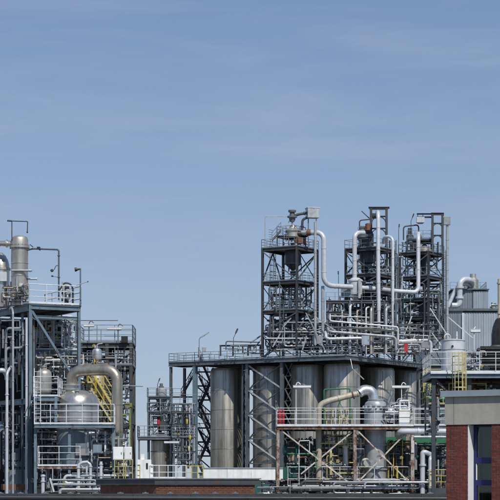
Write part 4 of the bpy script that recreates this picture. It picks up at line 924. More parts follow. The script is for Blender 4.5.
pipe(mo, [V(q.x - .4, q.y, zq + .9), V(q.x - .1, q.y, zq + 1.35), V(q.x + .25, q.y, zq + 1.3), V(q.x + .4, q.y, zq + 1.05), V(q.x + .4, q.y, zq + .1)], .05, 'steel_dark', .15, flanges=[(3, .3), (3, .6)]); pipe(mo, [V(q.x - .2, q.y - .1, zq + 1.38), V(q.x - .2, q.y - .1, zq + 1.0)], .04, 'galv')
t = thing('walkway_lamp', lf(RA, -.15, zk), 'dark shower-like lamp on a blue post at the right corner of the top platform', 'lamp'); b_ = lf(RA + .02, -.2, zk)
MB().rod(b_, Vector((b_.x, b_.y, Z(266, dl))), .045, 8).build('post', 'steel_blue', t); MB().lathe(Vector((b_.x - .34, b_.y, Z(267.3, dl))), [(.12, 0), (.12, .08), (.06, .2), (.05, .34)], 12, (1, 0, .12)).build('lamp_head', 'steel_black', t)
t = thing('grab_pole', lf(RA, 0, zk + 1.1), 'slanted pole sticking out over the railing of the top platform', 'pole'); MB().rod(P(76, 285.5, 118.5), P(88, 281.5, 118.5), .025, 8).build('rod', 'galv', t)
MB().lathe(P(87.3, 281.8, 118.5), [(.035, 0), (.035, .07)], 8, (1, 0, .3)).build('tip', 'steel_dark', t)
# tall service pipes on the frame
for lab, u, vt, vb, r_, m, hook in (('white service pipe with a bent top low at the left edge', 7, 373, 494, .085, 'pipe_white', True), ('pale grey service pipe down the face of the left frame', 13, 312, 494, .062, 'galv', True), ('pale pipe clamped just left of the main blue column', 26.5, 318, 494, .07, 'pipe_white', False)):
    t = thing('service_pipe', P(u, vb, 116.8), lab, 'pipe')
    pts = [V(X(u, 116.8), 116.8, 0), P(u, vt, 116.8)]
    if hook: pts += [P(u - 1, vt - 4, 117.4) if u > 10 else P(u + 3, vt - 5, 117.2), P(u - 3, vt - 3, 118.6) if u > 10 else P(u + 4, vt - 6, 118.6)]
    pipe(t, pts, r_, m, .2, flanges=[(0, .75), (0, .9)], fr=1.35)
pw = thing('pipework', P(15, 490, 119.5), 'shaded pipes inside the left steel frame', 'pipework')
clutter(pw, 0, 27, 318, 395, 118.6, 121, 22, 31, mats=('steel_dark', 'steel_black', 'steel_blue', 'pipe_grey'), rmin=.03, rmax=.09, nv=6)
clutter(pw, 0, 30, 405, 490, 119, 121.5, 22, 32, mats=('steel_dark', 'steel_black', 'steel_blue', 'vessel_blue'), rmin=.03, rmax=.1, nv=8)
pipe(pw, [P(-3, 371, 118), P(4, 370, 118), P(7, 376, 118.4), P(7, 380, 118.4)], .14, 'pipe_white', .2)
MB().lathe(P(18, 490, 121), [(.8, -4), (.8, 2.2), (.6, 2.5), (.2, 2.65)], 28).build('tank', 'vessel_blue', pw)
MB().box(P(3, 443, 120.5), .8, .5, 2.6).build('cabinet', 'vessel_blue', pw, False)
for v in (412, 440, 468): MB().hbeam(P(-4, v, 119.8), P(30, v, 119.8), .12, .16).build('beam', 'steel_dark', pw, False)
MB().box(P(14, 487, 118), 1.5, .3, .35).build('cable_tray', 'orange_brown', pw, False)

# reactor with overhead duct
dr = 116.8; c = P(77.2, 466, dr); rr = 21.8 * dr / FPX
re = thing('reactor_vessel', c, 'big domed stainless reactor vessel below the bent duct', 'vessel')
h1_, h2_ = Z(430, dr) - c.z, Z(404, dr) - c.z
MB().lathe(c, [(rr * .25, -1.3), (rr * .6, -1.15), (rr * .86, -.8), (rr * .93, -.3), (rr * .93, h1_)], 56).build('lower_shell', 'vessel_blue', re, True, 25)
MB().lathe(c, [(rr * .94, h1_ + .002), (rr, h1_ + .02), (rr, h2_), (rr * .97, h2_ + .22), (rr * .86, h2_ + .48), (rr * .66, h2_ + .68), (rr * .4, h2_ + .78)], 56).build('upper_shell', 'stainless', re, True, 25)
MB().lathe(c, [(rr + .005, h2_ - .12), (rr + .075, h2_ - .1), (rr + .075, h2_ + .0), (rr + .005, h2_ + .02)], 56).build('flange_ring', 'galv', re)
for h_ in (.35, 1.25, h1_ + .5, h1_ + 1.0): MB().lathe(c, [(rr * (.935 if h_ < h1_ else 1) + .002, h_), (rr * (.935 if h_ < h1_ else 1) + .025, h_ + .012), (rr * (.935 if h_ < h1_ else 1) + .025, h_ + .05), (rr * (.935 if h_ < h1_ else 1) + .002, h_ + .062)], 56).build('band', 'galv', re)
nk = P(71.5, 391, dr - .1); zb_ = h2_ + c.z + .55
MB().lathe(V(nk.x, nk.y, zb_), [(.36, 0), (.36, .25), (.46, .26), (.46, .36), (.36, .37), (.36, .5), (.5, .51), (.5, .6), (.36, .62)], 32).build('neck', 'stainless', re)
for k in range(5): MB().lathe(c + V(math.cos(k * 1.1 - 2.6) * rr * .7, math.sin(k * 1.1 - 2.6) * rr * .7, h2_ + .45), [(.08, 0), (.08, .25), (.14, .26), (.14, .32)], 12).build('nozzle', 'galv', re)
MB().box(c + V(.42, -rr - .02, .95), .8, .1, .7).build('inspection_cover', 'stainless', re, False)
for k in range(4): an_ = R(45 + 90 * k); MB().hbeam(c + V(math.cos(an_) * rr * .9, math.sin(an_) * rr * .9, -c.z), c + V(math.cos(an_) * rr * .9, math.sin(an_) * rr * .9, .1), .2).build('leg', 'steel_blue', re, False)
du = thing('bent_duct', P(117, 450, 115.8), 'thick dull metal duct arching from the reactor down to the right', 'duct')
pipe(du, [P(71.5, 388, dr - .1), P(72.5, 371.5, 116.6), P(96, 369.6, 116.3), P(117.2, 370.5, 115.8), P(117.2, 452, 115.8)], .325, 'duct_metal', 1.0, 28, flanges=[(1, .97), (2, .22), (3, .42), (3, .75)], fr=1.05, fw=.03)
pipe(du, [P(117.2, 450, 115.8), P(117.2, 478, 115.8), P(113, 484, 116.2)], .25, 'duct_metal', .3)
# lower platforms around the reactor
pl2 = thing('reactor_platform', P(75, 466, 114.8), 'blue-grey platforms with white railings around the reactor', 'platform')
def fdeck(root, u0, u1, v, d0_, d1_, em='steel_blue', edge=.26, rail=True, rm='rail_white', front_only=False, sp=1.0, toe=.12):
    z_ = Z(v, d0_); cs = [(X(u0, d0_), d0_), (X(u1, d0_), d0_), (X(u1, d0_), d1_), (X(u0, d0_), d1_)]
    deck(root, cs, z_, 'grate', .05, edge, em)
    if rail:
        q_ = [V(x, y, z_) for x, y in cs]
        railing(root, q_[:2], rm, 1.15, sp, .021, True, mids=(.36, .68), toe=toe)
        if not front_only: railing(root, [q_[1], q_[2]], rm, 1.1, sp, .026, mids=(.5,)); railing(root, [q_[3], q_[0]], rm, 1.1, sp, .026, mids=(.5,))
fdeck(pl2, 34.5, 114, 424.3, 114.6, 115.3, edge=.2); fdeck(pl2, 34.5, 53, 424.2, 115.32, 118.6, rail=False, edge=.2); fdeck(pl2, 101, 114, 424.2, 115.32, 118.6, rail=False, edge=.2); fdeck(pl2, 38, 80, 466.3, 114.8, 115.6, edge=.14, em='rusty'); fdeck(pl2, 33.5, 58, 396.5, 115, 117.6); fdeck(pl2, 33, 78, 350, 121, 125, rail=False)
for u, v0_, v1_ in ((69.5, 424, 500), (35.5, 396, 500), (113.5, 424, 500), (56, 396, 425)): MB().hbeam(V(X(u, 114.9), 114.9, max(0, Z(v1_, 114.9)) if v1_ < 495 else 0), P(u, v0_ + 1, 114.9), .15).build('column', 'steel_blue', pl2, False)
railing(pl2, [P(36, 350, 121), P(78, 350, 121)], 'rail_white', 1.1, .9, .024, mids=(.36, .68))
ladder(pl2, P(37.5, 424, 114.5), 3.2, (1, 0, 0), (0, -1, 0), 'rail_white', .36, False, .016, c0=.6)
# yellow stairs
ys = thing('yellow_stair', P(100, 424, 122), 'yellow railed steel stairs behind the bent duct', 'stairs')
stair(ys, P(111, 421, 122.6), P(87, 382, 122.6), V(0, .9, 0), 'yellow_pale', 'yellow', True, 'flight', .022, .1)
stair(ys, P(112, 404, 124.4), P(94, 375, 124.4), V(0, .9, 0), 'yellow_pale', 'yellow', True, 'flight', .022, .1)
MB().box(P(112.5, 424.5, 123.2), 1.1, 2, .1).build('landing', 'yellow_pale', ys, False); MB().box(P(86, 383, 123.2), .9, 2, .1).build('landing', 'yellow_pale', ys, False)
for u in (88, 111): MB().bar(V(X(u, 124.2), 124.2, 0), P(u, 383 if u < 100 else 405, 124.2), .12).build('post', 'yellow_pale', ys, False)
# rear frame
d5 = 126.0
rf_ = thing('rear_frame', P(106, 465, d5), 'dark rear steel frame with railed top level behind the bent duct', 'steel frame')
rfr = Fr(X(81, d5), d5, (1, 0), (0, 1)); wq = (131 - 81) * d5 / FPX
tower(rf_, rfr, [0, wq * .52, wq], [0, 3.2], [Z(500, d5), Z(466, d5), Z(424, d5), Z(404, d5), Z(366, d5), Z(343.5, d5)], 'steel_dark', .2, decks=(2, 4, 5), rails=(4, 5), braces='/ \\ ', rm='rail_grey', z0=0, rail_r=.025, mids=(.36, .68))
MB().bar(P(125, 400, d5 - .2), P(130.5, 383, d5 - .2), .1).build('brace', 'steel_dark', rf_, False); MB().bar(P(130.2, 465, d5 - .22), P(130.2, 404, d5 - .22), .1, .06).build('column_casing', 'green_lime', rf_, False); MB().box(P(128, 405, d5 - .25), .5, .1, .25).build('bracket', 'green_lime', rf_, False)
MB().box(P(124.5, 339.5, d5 - .3), .4, .35, .4).build('lamp_box', 'steel_black', rf_, False)
pipe(rf_, [P(80, 320.5, d5 + 1), P(118, 320.5, d5 + 1)], .025, 'steel_mid'); pipe(rf_, [P(108, 385.5, d5 - .3), P(143, 386.2, d5 - .3)], .035, 'pipe_grey', flanges=[(0, .95)])
for u, v in ((83, 326), (107, 329)):
    pass
bar_lamp('bar lamp on a hooked post at the left of the rear frame', P(89, 343, d5 - .4), Z(326.5, d5), -.35, .35, 'steel_mid'); bar_lamp('bar lamp on a hooked post at the right of the rear frame', P(118, 343, d5 - .4), Z(329.5, d5), -.7, .25, 'steel_mid')
# process equipment
def drums(lst, name='drum', cat='vessel'):
    for lab, u, v, d, r_, h_, m in lst:
        t = thing(name, P(u, v, d), lab, cat); drum(t, P(u, v, d), r_, h_, m, name='shell'); pipe(t, [P(u, v, d) + V(0, 0, h_), P(u, v, d) + V(0, 0, h_ + .25), P(u, v, d) + V(.35, 0, h_ + .3)], .04, 'galv')
        for k in (-1, 1): MB().bar(P(u, v, d) + V(k * r_ * .8, -.05, -.35), P(u, v, d) + V(k * r_ * .8, -.05, .3 * h_), .05).build('leg', 'steel_mid', t, False)
drums([('small insulated drum under the rear frame deck', 97, 361, 125, .3, .8, 'clad_silver'), ('cream upright drum left of the bent duct', 46, 349, 122.5, .42, 1.4, 'pipe_beige'), ('white upright drum on the upper level beside the blue column', 62, 348, 123.2, .36, 1.1, 'pipe_white'), ('pale horizontal-banded drum above the reactor', 58, 373, 123.4, .4, 1.2, 'stainless'), ('grey drum behind the white railing left of the reactor', 44, 396, 117, .45, 1.6, 'stainless_dull'), ('cream drum behind the yellow stairs', 97, 398, 125.4, .45, 1.5, 'pipe_beige')])
L2 = ('pipe_white', 'pipe_grey', 'galv', 'pipe_beige', 'steel_dark', 'stainless_dull')
L3 = L2 + ('rail_white', 'pipe_white', 'steel_blue')
bay('pale pipes and valves just below the top platform', 36, 80, 318, 349, 120.5, 124, 60, 41, mats=L3, rmin=.015, rmax=.06, nv=20, yv=.4)
bay('dense valves and pipes above the reactor dome', 34, 84, 352, 396, 119.5, 124, 90, 42, mats=L3, rmin=.015, rmax=.065, nv=30, yv=.3)
bay('pipes and valves left of the reactor body', 34, 57, 398, 424, 115.2, 117.5, 34, 43, mats=L3, rmin=.015, rmax=.055, nv=12)
bay('dark pipes below the reactor platform', 34, 60, 428, 490, 115.8, 119, 50, 44, mats=('steel_dark', 'pipe_grey', 'steel_black', 'galv', 'pipe_white'), rmin=.02, rmax=.07, nv=16)
bay('pale pipework around the foot of the bent duct', 82, 130, 430, 464, 114.9, 118.5, 60, 45, mats=L3 + ('steel_dark', 'steel_blue'), rmin=.02, rmax=.085, nv=20)
bay('pipe tangle inside the rear frame', 82, 130, 345, 402, 125.8, 128.5, 80, 46, mats=('steel_dark', 'steel_mid', 'pipe_grey', 'pipe_beige', 'galv'), rmin=.015, rmax=.06, nv=22, yv=.4)
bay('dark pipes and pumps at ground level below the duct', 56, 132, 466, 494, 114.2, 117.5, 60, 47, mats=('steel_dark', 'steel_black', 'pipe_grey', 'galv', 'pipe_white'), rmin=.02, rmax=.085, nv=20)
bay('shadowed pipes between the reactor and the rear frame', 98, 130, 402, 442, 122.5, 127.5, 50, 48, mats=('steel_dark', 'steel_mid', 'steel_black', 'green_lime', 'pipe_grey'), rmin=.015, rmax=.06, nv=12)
bay('small pipes and rusty fittings round the foot of the column vessel', 2, 29, 286, 302, 118.6, 119.4, 26, 49, mats=('orange_brown', 'galv', 'pipe_white', 'steel_dark', 'pipe_beige'), rmin=.012, rmax=.04, nv=9, yv=.1)
# black sheets added for the deep shade inside the plant
bw_ = thing('rear_wall', P(60, 490, 130), 'dark sheets standing in for the shade behind the left plant', 'wall')
for k in range(8): MB().box(V(X(-6 + k * 14.5, 130.5) + .45, 130.5 + (k % 2) * .05, 5), .93 , .2, 10 + (4.5 if k < 5 else 1)).build('wall_panel', 'shade_dark', bw_, False)
# boxes
for lab, u, w_ in (('white cabinet box in front of the duct foot', 118.3, .58), ('white cabinet box right of the duct foot', 128.2, .42)):
    t = thing('cabinet', P(u, 459.5, 114.6), lab, 'cabinet'); MB().box(P(u, 453.3, 114.6), w_, .4, .74).build('case', 'paint_white', t, False); MB().box(P(u, 453.3, 114.38), w_ * .9, .02, .66).build('door', 'paint_white', t, False)
    MB().box(P(u, 453.3, 114.36) + V(w_ * .3, 0, 0), .03, .03, .12).build('handle', 'steel_dark', t, False); MB().bar(V(X(u, 114.7), 114.7, 0), P(u, 459.5, 114.7), .1).build('stand', 'steel_mid', t, False)
t = thing('electrical_box', P(97, 452, 114.2), 'blue-grey electrical box on a bracket below the reactor platform', 'cabinet'); MB().box(P(97.5, 449, 114.2), .5, .3, .5).build('case', 'vessel_blue', t, False); MB().bar(P(97.5, 452, 114.3), V(X(97.5, 114.3), 114.3, 0), .07).build('stand', 'steel_mid', t, False); MB().box(P(97.5, 449, 114.03), .42, .02, .42).build('door', 'vessel_blue', t, False)
yr = thing('yellow_guard_rail', P(123, 480, 114), 'yellow guard rail and ladder below the white cabinets', 'railing')
railing(yr, [P(114.5, 480, 114), P(132.5, 480, 114)], 'yellow_pale', 1.15, .5, .024, mids=(.33, .66), toe=0); ladder(yr, V(X(122, 114.3), 114.3, 0), Z(462, 114.3), (1, 0, 0), (0, -1, 0), 'yellow', .4, False, .022)
MB().slab([(X(112, 114), 113.9), (X(133, 114), 113.9), (X(133, 114), 115.6), (X(112, 114), 115.6)], 0, Z(480, 114) - .002).build('base', 'steel_dark', yr, False)
# white bent pipes and horizontal headers at the bottom
hd = thing('header_pipes', P(80, 490, 112.5), 'row of grey header pipes along the bottom of the left plant', 'pipes')
for v, u0, u1, r_, m in ((480, 49, 96, .06, 'pipe_grey'), (484.5, 52, 118, .08, 'pipe_grey'), (489.5, 60, 116, .09, 'galv'), (492, 44, 120, .06, 'steel_dark')): pipe(hd, [P(u0, v + 8, 112.5), P(u0, v, 112.5), P(u1, v, 112.6), P(u1, v + 8, 112.6)], r_, m, .15, flanges=[(1, .3), (1, .7)])
for u in (50, 63.5, 92): MB().hbeam(V(X(u, 112.8), 112.8, 0), P(u, 479, 112.8), .14).build('support', 'steel_mid' if u != 63.5 else 'green_lime', hd, False)
MB().bar(P(50, 478, 112.4), P(54, 492, 112.4), .09).build('support', 'pipe_white', hd, False)
for lab, pts, r_ in (('white bent pipe rising left of centre below the reactor', [(78.5, 490), (78.5, 465), (82, 462.5), (88, 462)], .09), ('white hooked pipe below the electrical box', [(90.5, 486), (90.5, 464.5), (87.5, 462.5)], .08), ('white pipe right of the electrical box', [(101, 490), (101, 461.5)], .085), ('short white pipe left of the reactor legs', [(43, 488), (43, 474.5)], .1)):
    t = thing('riser_pipe', P(*pts[0], 113.5), lab, 'pipe'); pipe(t, [V(X(pts[0][0], 113.5), 113.5, 0)] + [P(u, v, 113.5) for u, v in pts], r_, 'pipe_white', .15, flanges=[(1, .5), (1, .9)] , fr=1.4)
# ------------------------------------------------------------------ small plant left of the silos
dm = 250.0
mfr = Fr(X(148, dm), dm, (1, 0), (0, 1)); wm_ = (171 - 148) * dm / FPX
sp_ = thing('small_plant_frame', P(160, 466, dm), 'small grey steel frame with railed decks left of the silo block', 'steel frame')
tower(sp_, mfr, [0, wm_], [0, 3], [Z(437, dm), Z(412, dm), Z(397, dm)], 'steel_mid', .18, decks=(1, 2), rails=(1, 2), braces=' /', rm='rail_grey', z0=0, rail_r=.032)
z_ = Z(437, dm); cs = [(X(138, dm), dm - 1.2), (X(172, dm), dm - 1.2), (X(172, dm), dm + 3.5), (X(138, dm), dm + 3.5)]
deck(sp_, cs, z_, 'grate', .1, .35, 'steel_mid'); q = [V(x, y, z_) for x, y in cs]
railing(sp_, [q[3], q[0], q[1]], 'rail_grey', 1.35, .9, .035, mids=(.36, .68))
for u in (139.5, 171): MB().hbeam(V(X(u, dm), dm - 1, 0), V(X(u, dm), dm - 1, z_ - .3), .2).build('column', 'steel_mid', sp_, False)
t = thing('storage_tank', P(160, 466, dm), 'small grey tank below the decks of the small plant', 'tank'); c = V(X(160.5, dm + 1), dm + 1, 0); r = 1.2
MB().lathe(c, [(r, 0), (r, Z(441, dm)), (r * .85, Z(439.5, dm)), (.3, Z(438.5, dm))], 40).build('shell', 'silo_metal', t, True, 25); MB().lathe(c, [(r + .005, Z(452, dm)), (r + .05, Z(452, dm) + .02), (r + .05, Z(452, dm) + .12), (r + .005, Z(452, dm) + .14)], 40).build('band', 'steel_mid', t)
hopper('pale cone hopper on top of the small plant', 161.3, dm + 1, 388.3, 396, 410, 5.4, 'galv')
MB_ = thing('feeder_machine', P(163, 437, dm), 'dark feeder with red drum on the small plant deck', 'machine')
MB().lathe(P(158.5, 425, dm - .4), [(.15, 0), (.2, .05), (.2, .6), (.15, .65)], 18).build('drum', 'red', MB_); MB().box(P(164, 426, dm), 1.0, 1, 1.2).build('gearbox', 'steel_dark', MB_, False); MB().lathe(P(164, 420, dm), [(.25, 0), (.25, 1), (.5, 1.1), (.5, 1.4)], 16).build('motor', 'steel_mid', MB_)
flood('slanted flood lamp on the small plant top deck', P(157.5, 397, dm), P(157.5, 384.5, dm), P(160, 378, dm))
pr = thing('pipe_rack', P(184, 466, dm - 2), 'crowded pipe rack between the small plant and the silo stair', 'pipe rack')
for u in (174, 183, 193): MB().hbeam(V(X(u, dm - 2), dm - 2, 0), P(u, 405, dm - 2), .2).build('column', 'steel_mid', pr, False)
for v in (404, 412, 425, 437, 452): MB().hbeam(P(172, v, dm - 2.1), P(196, v, dm - 2.1), .16, .22).build('beam', 'steel_mid', pr, False)
clutter(pr, 172, 195, 403, 468, dm - 2.4, dm + 3, 90, 51, mats=('steel_dark', 'pipe_grey', 'pipe_white', 'steel_mid', 'steel_black'), rmax=.1, nv=26, yv=.3)
railing(pr, [P(172, 437, dm - 2.3), P(196, 437, dm - 2.3)], 'rail_grey', 1.2, .9, .035, mids=(.36, .68)); railing(pr, [P(172, 404, dm - 2.3), P(196, 404, dm - 2.3)], 'rail_grey', 1.2, .9, .03)
for u, v in ((187, 424), (190, 440), (189, 451)): MB().lathe(P(u, v, dm - 2.6), [(.08, 0), (.13, .1), (.13, .5), (.08, .6)], 12).build('actuator', 'yellow' if u != 189 else 'yellow_pale', pr)
bay('dark pipework inside the small plant storeys', 148, 171, 399, 437, dm - .6, dm + 3, 36, 52, mats=('steel_dark', 'pipe_grey', 'steel_mid'), rmax=.13, nv=8)
# white railing on the low roof, white cabinet, lamp
dn = 170.0
lr = thing('roof_railing', P(170, 478, dn), 'white and yellow railing along the walkway in front of the small plant', 'railing')
railing(lr, [P(150, 479, dn), P(186, 479, dn)], 'rail_white', 1.15, .75, .04, True, mids=(.5,), toe=.2); railing(lr, [P(186.3, 479, dn), P(203, 479, dn)], 'yellow', 1.1, .55, .035, True, mids=(.5,), toe=0)
wk = thing('walkway_slab', P(176, 480, dn), 'low grey walkway slab carrying the white railing', 'walkway'); MB().slab([(X(133, dn), dn - .3), (X(204, dn), dn - .3), (X(204, dn), dn + 3), (X(133, dn), dn + 3)], Z(480.5, dn) - .3, Z(479, dn) - .003).build('slab', 'concrete', wk, False)
for u in (136, 158, 180, 200): MB().box(V(X(u, dn), dn + 1, (Z(480.5, dn) - .3) / 2), .4, .4, Z(480.5, dn) - .31).build('pier', 'concrete', wk, False)
t = thing('white_cabinet', P(145.5, 479, dn + .5), 'white cabinet with dark slot at the left end of the walkway', 'cabinet'); MB().box(P(144.5, 469, dn + .5), 1.15, .9, 1.6).build('case', 'paint_white', t, False); MB().box(P(142.8, 458.8, dn + .5), .3, .5, .8).build('chimney', 'paint_white', t, False); MB().box(P(147, 466, dn + .02), .16, .03, .5).build('slot', 'steel_black', t, False); MB().box(P(150.5, 471.5, dn + .5), .45, .8, 1.2).build('side_case', 'paint_white', t, False)
bar_lamp('bar lamp on a thin pole in front of the small plant', P(177.5, 480, dn + .2), Z(442.6, dn), -1.15, .15, 'steel_mid')
yl = thing('yellow_guard_rail', P(140, 480, dn), 'pale yellow ladder and rails left of the white cabinet', 'railing'); railing(yl, [P(133, 480, dn), P(140, 480, dn)], 'yellow_pale', 1.3, .4, .03, mids=(.33, .66), toe=0)

# ------------------------------------------------------------------ front pipe platform with rusty posts
dp_ = 132.0
fp = thing('pipe_platform', P(345, 490, dp_ + 2), 'front pipe platform with rusty posts and white railings', 'platform')
zf = Z(425.5, dp_); U0, U1, U2, U3 = 278, 355, 412.5, 447; DEPF = 4.2
cs = [(X(U0 - 1, dp_), dp_), (X(U2 + 1, dp_), dp_), (X(U2 + 1, dp_), dp_ + DEPF), (X(U0 - 1, dp_), dp_ + DEPF)]
deck(fp, cs, zf, 'grate', .05)
for y, m in ((dp_ - .02, 'rusty'), (dp_ + DEPF, 'steel_mid')): MB().hbeam(V(X(U0 - 1, dp_), y, zf - .16), V(X(U2 + 1, dp_), y, zf - .16), .12, .2).build('edge_beam', m, fp, False)
MB().bar(V(X(U0 - 1, dp_), dp_ - .1, zf - .015), V(X(U2 + 1, dp_), dp_ - .1, zf - .0), .04, .09).build('kerb_strip', 'rail_white', fp, False)
k = 0; x = X(U0, dp_) + .3
while x < X(U2, dp_): MB().hbeam(V(x, dp_ + .1, zf - .2), V(x, dp_ + DEPF - .1, zf - .2), .08, .18).build('joist', 'rusty', fp, False); x += .75
for u in (U0, U1, U2):
    for y in (dp_ + .05, dp_ + DEPF - .1): MB().hbeam(V(X(u, dp_), y, 0), V(X(u, dp_), y, zf - .27), .2 if u != U2 else .24).build('column', 'rusty', fp, False)
for u in (U2 - .0,): MB().box(V(X(u, dp_), dp_ - .12, zf - 1.0), .2, .03, 1.6).build('column_plate', 'brace_rusty', fp, False)
railing(fp, [V(cs[3][0], cs[3][1], zf), V(cs[0][0], cs[0][1], zf), V(cs[1][0], cs[1][1], zf), V(cs[2][0], cs[2][1], zf)], 'rail_white', 1.15, 1.25, .022, True, mids=(.36, .68), toe=.1)
railing(fp, [V(cs[3][0], cs[3][1], zf), V(cs[2][0], cs[2][1], zf)], 'rail_white', 1.15, 1.3, .024, False, mids=(.5,), toe=.1)
for (ua, va, ub, vb, m) in ((282, 431, 352, 485, 'brace_rusty'), (301, 474, 352, 432, 'brace_rusty'), (357, 430, 409, 482, 'brace_rusty'), (358, 482, 409, 430, 'brace_rusty')): MB().angle(P(ua, va, dp_ + (.0 if ua in (282, 357) else .12)), P(ub, vb, dp_ + (.0 if ua in (282, 357) else .12)), .09).build('brace', m, fp, False)
# lower catwalk
zl_ = Z(486.5, dp_); cs2 = [(X(288, dp_), dp_ + .3), (X(U2, dp_) - .2, dp_ + .3), (X(U2, dp_) - .2, dp_ + 1.5), (X(288, dp_), dp_ + 1.5)]
deck(fp, cs2, zl_, 'grate', .05, .22, 'galv', 'catwalk_deck'); railing(fp, [V(*cs2[0], zl_), V(*cs2[1], zl_)], 'rail_white', 1.3, 1.15, .022, True, mids=(.4,), toe=.1)
MB().bar(V(X(U1, dp_), dp_ + .1, zl_ - .12), V(X(U2, dp_), dp_ + .1, zl_ - .12), .06, .2).build('fascia', 'brace_rusty', fp, False)
# extension to the right of the platform
ex = thing('pipe_platform_extension', P(430, 430, dp_ + 1), 'narrow walkway with white railing running to the brick building', 'walkway')
cs3 = [(X(U2 + 2, dp_), dp_ + .3), (X(452, dp_), dp_ + .3), (X(452, dp_), dp_ + 2.2), (X(U2 + 2, dp_), dp_ + 2.2)]
deck(ex, cs3, zf, 'grate', .05, .2, 'steel_mid'); railing(ex, [V(*cs3[0], zf), V(*cs3[1], zf)], 'rail_white', 1.15, 1.05, .022, True, mids=(.36, .68)); railing(ex, [V(*cs3[3], zf), V(*cs3[2], zf)], 'rail_white', 1.15, 1.05, .025)
for u in (436, 450): MB().hbeam(V(X(u, dp_), dp_ + 1, 0), V(X(u, dp_), dp_ + 1, zf - .3), .2).build('column', 'steel_dark', ex, False)
t = thing('header_pipe', P(425, 432, dp_ - .5), 'thick white pipe running right below the walkway', 'pipe'); pipe(t, [P(399, 437.5, dp_ + 1), P(399, 431.3, dp_), P(455, 431.6, dp_ - .3)], .2, 'pipe_white', .25, flanges=[(1, .35)], fr=1.2, fw=.04)
pipe(t, [P(414, 437, dp_ - .2), P(455, 437, dp_ - .2)], .09, 'galv')
# red cylinders
for lab, u in (('left one of the two red gas bottles on the front platform', 279.6), ('right one of the two red gas bottles on the front platform', 283.1)):
    c = P(u, 425.5, dp_ + .25); t = thing('gas_bottle', c, lab, 'gas bottle', 'red gas bottles'); MB().lathe(c, [(.09, 0), (.1, .03), (.1, .9), (.07, 1.02), (.035, 1.06)], 16).build('bottle', 'red', t); MB().lathe(c, [(.03, 1.055), (.03, 1.16), (.05, 1.17), (.05, 1.2)], 10).build('valve_cap', 'steel_dark', t)
# vessel with insulated elbow
dq = 133.6; c = V(X(375.5, dq), dq, 0); r = 11.2 * dq / FPX
vs = thing('upright_vessel', c, 'upright pale vessel passing through the front platform under a silver elbow', 'vessel')
zt = Z(404, dq)
MB().lathe(c, [(r * .95, Z(520, dq)), (r * .95, Z(432, dq)), (r, Z(431, dq)), (r, zt - .1), (r * .9, zt + .1), (r * .55, zt + .25)], 44).build('shell', 'galv', vs, True, 25)
MB().lathe(c, [(r * .97, 0), (r * .97, Z(521, dq))], 44).build('skirt', 'steel_dark', vs)
for v in (407, 412, 446, 470): MB().lathe(c, [(r + .003, Z(v, dq)), (r + .06, Z(v, dq) + .01), (r + .06, Z(v, dq) + .09), (r + .003, Z(v, dq) + .1)], 44).build('band', 'galv', vs)
for k in range(7): an_ = R(-170 + k * 26); MB().lathe(c + V(math.cos(an_) * (r + .05), math.sin(an_) * (r + .05), zt - .32), [(.06, 0), (.1, .02), (.1, .16), (.05, .2)], 10).build('lug', 'galv', vs)
MB().lathe(P(367, 463, dq - r - .12), [(.24, 0), (.24, .3), (.34, .32), (.34, .4)], 20, (-.2, 1, 0)).build('manhole', 'stainless_dull', vs)
el = thing('insulated_elbow', P(371, 400, dq), 'shiny ribbed silver elbow on top of the front vessel', 'pipe')
pp_ = [P(359, 393.2, dq - .2), P(364, 389.5, dq - .1), P(372.5, 391, dq), P(374.5, 404, dq)]
pipe(el, pp_, .33, 'clad_silver', .55, 28)
path = fillet(pp_, .55, 12); acc = 0
for i in range(1, len(path) - 1, 2):
    tt = (path[i + 1] - path[i - 1]).normalized(); MB().prism(path[i] - tt * .015, path[i] + tt * .015, [(.348 * math.cos(2 * math.pi * j / 28), .348 * math.sin(2 * math.pi * j / 28)) for j in range(28)]).build('band', 'clad_silver', el)
MB().lathe(c + V(0, 0, zt + .2), [(.36, 0), (.52, .02), (.52, .12), (.4, .14)], 28).build('flange', 'galv', el)
t = thing('sloping_pipe', P(320, 424, dq), 'beige pipe sloping up from the front platform to the silver elbow', 'pipe')
pipe(t, [V(X(318.8, dq - .6), dq - .6, 0), P(318.8, 405, dq - .5), P(330, 400.5, dq - .45), P(358.5, 393.5, dq - .25)], .2, 'pipe_beige', .5, flanges=[(0, .45), (2, .3), (2, .97)], fr=1.15, fw=.04)
MB().prism(P(352.6, 395.3, dq - .3), P(353.6, 395, dq - .3), [(.27 * math.cos(j * math.pi / 10), .27 * math.sin(j * math.pi / 10)) for j in range(20)]).build('rusty_flange', 'orange_brown', t)
# lamps
bar_lamp('bar lamp on a hooked pole above the red gas bottles', P(296, 425.5, dp_ + .2), Z(387, dp_), -.2, 1.0, 'rail_white')
bar_lamp('bar lamp on a hooked pole right of the silver elbow', P(401.5, 425.5, dp_ + 2), Z(387.3, dp_ + 2), -.65, .55, 'rail_white')
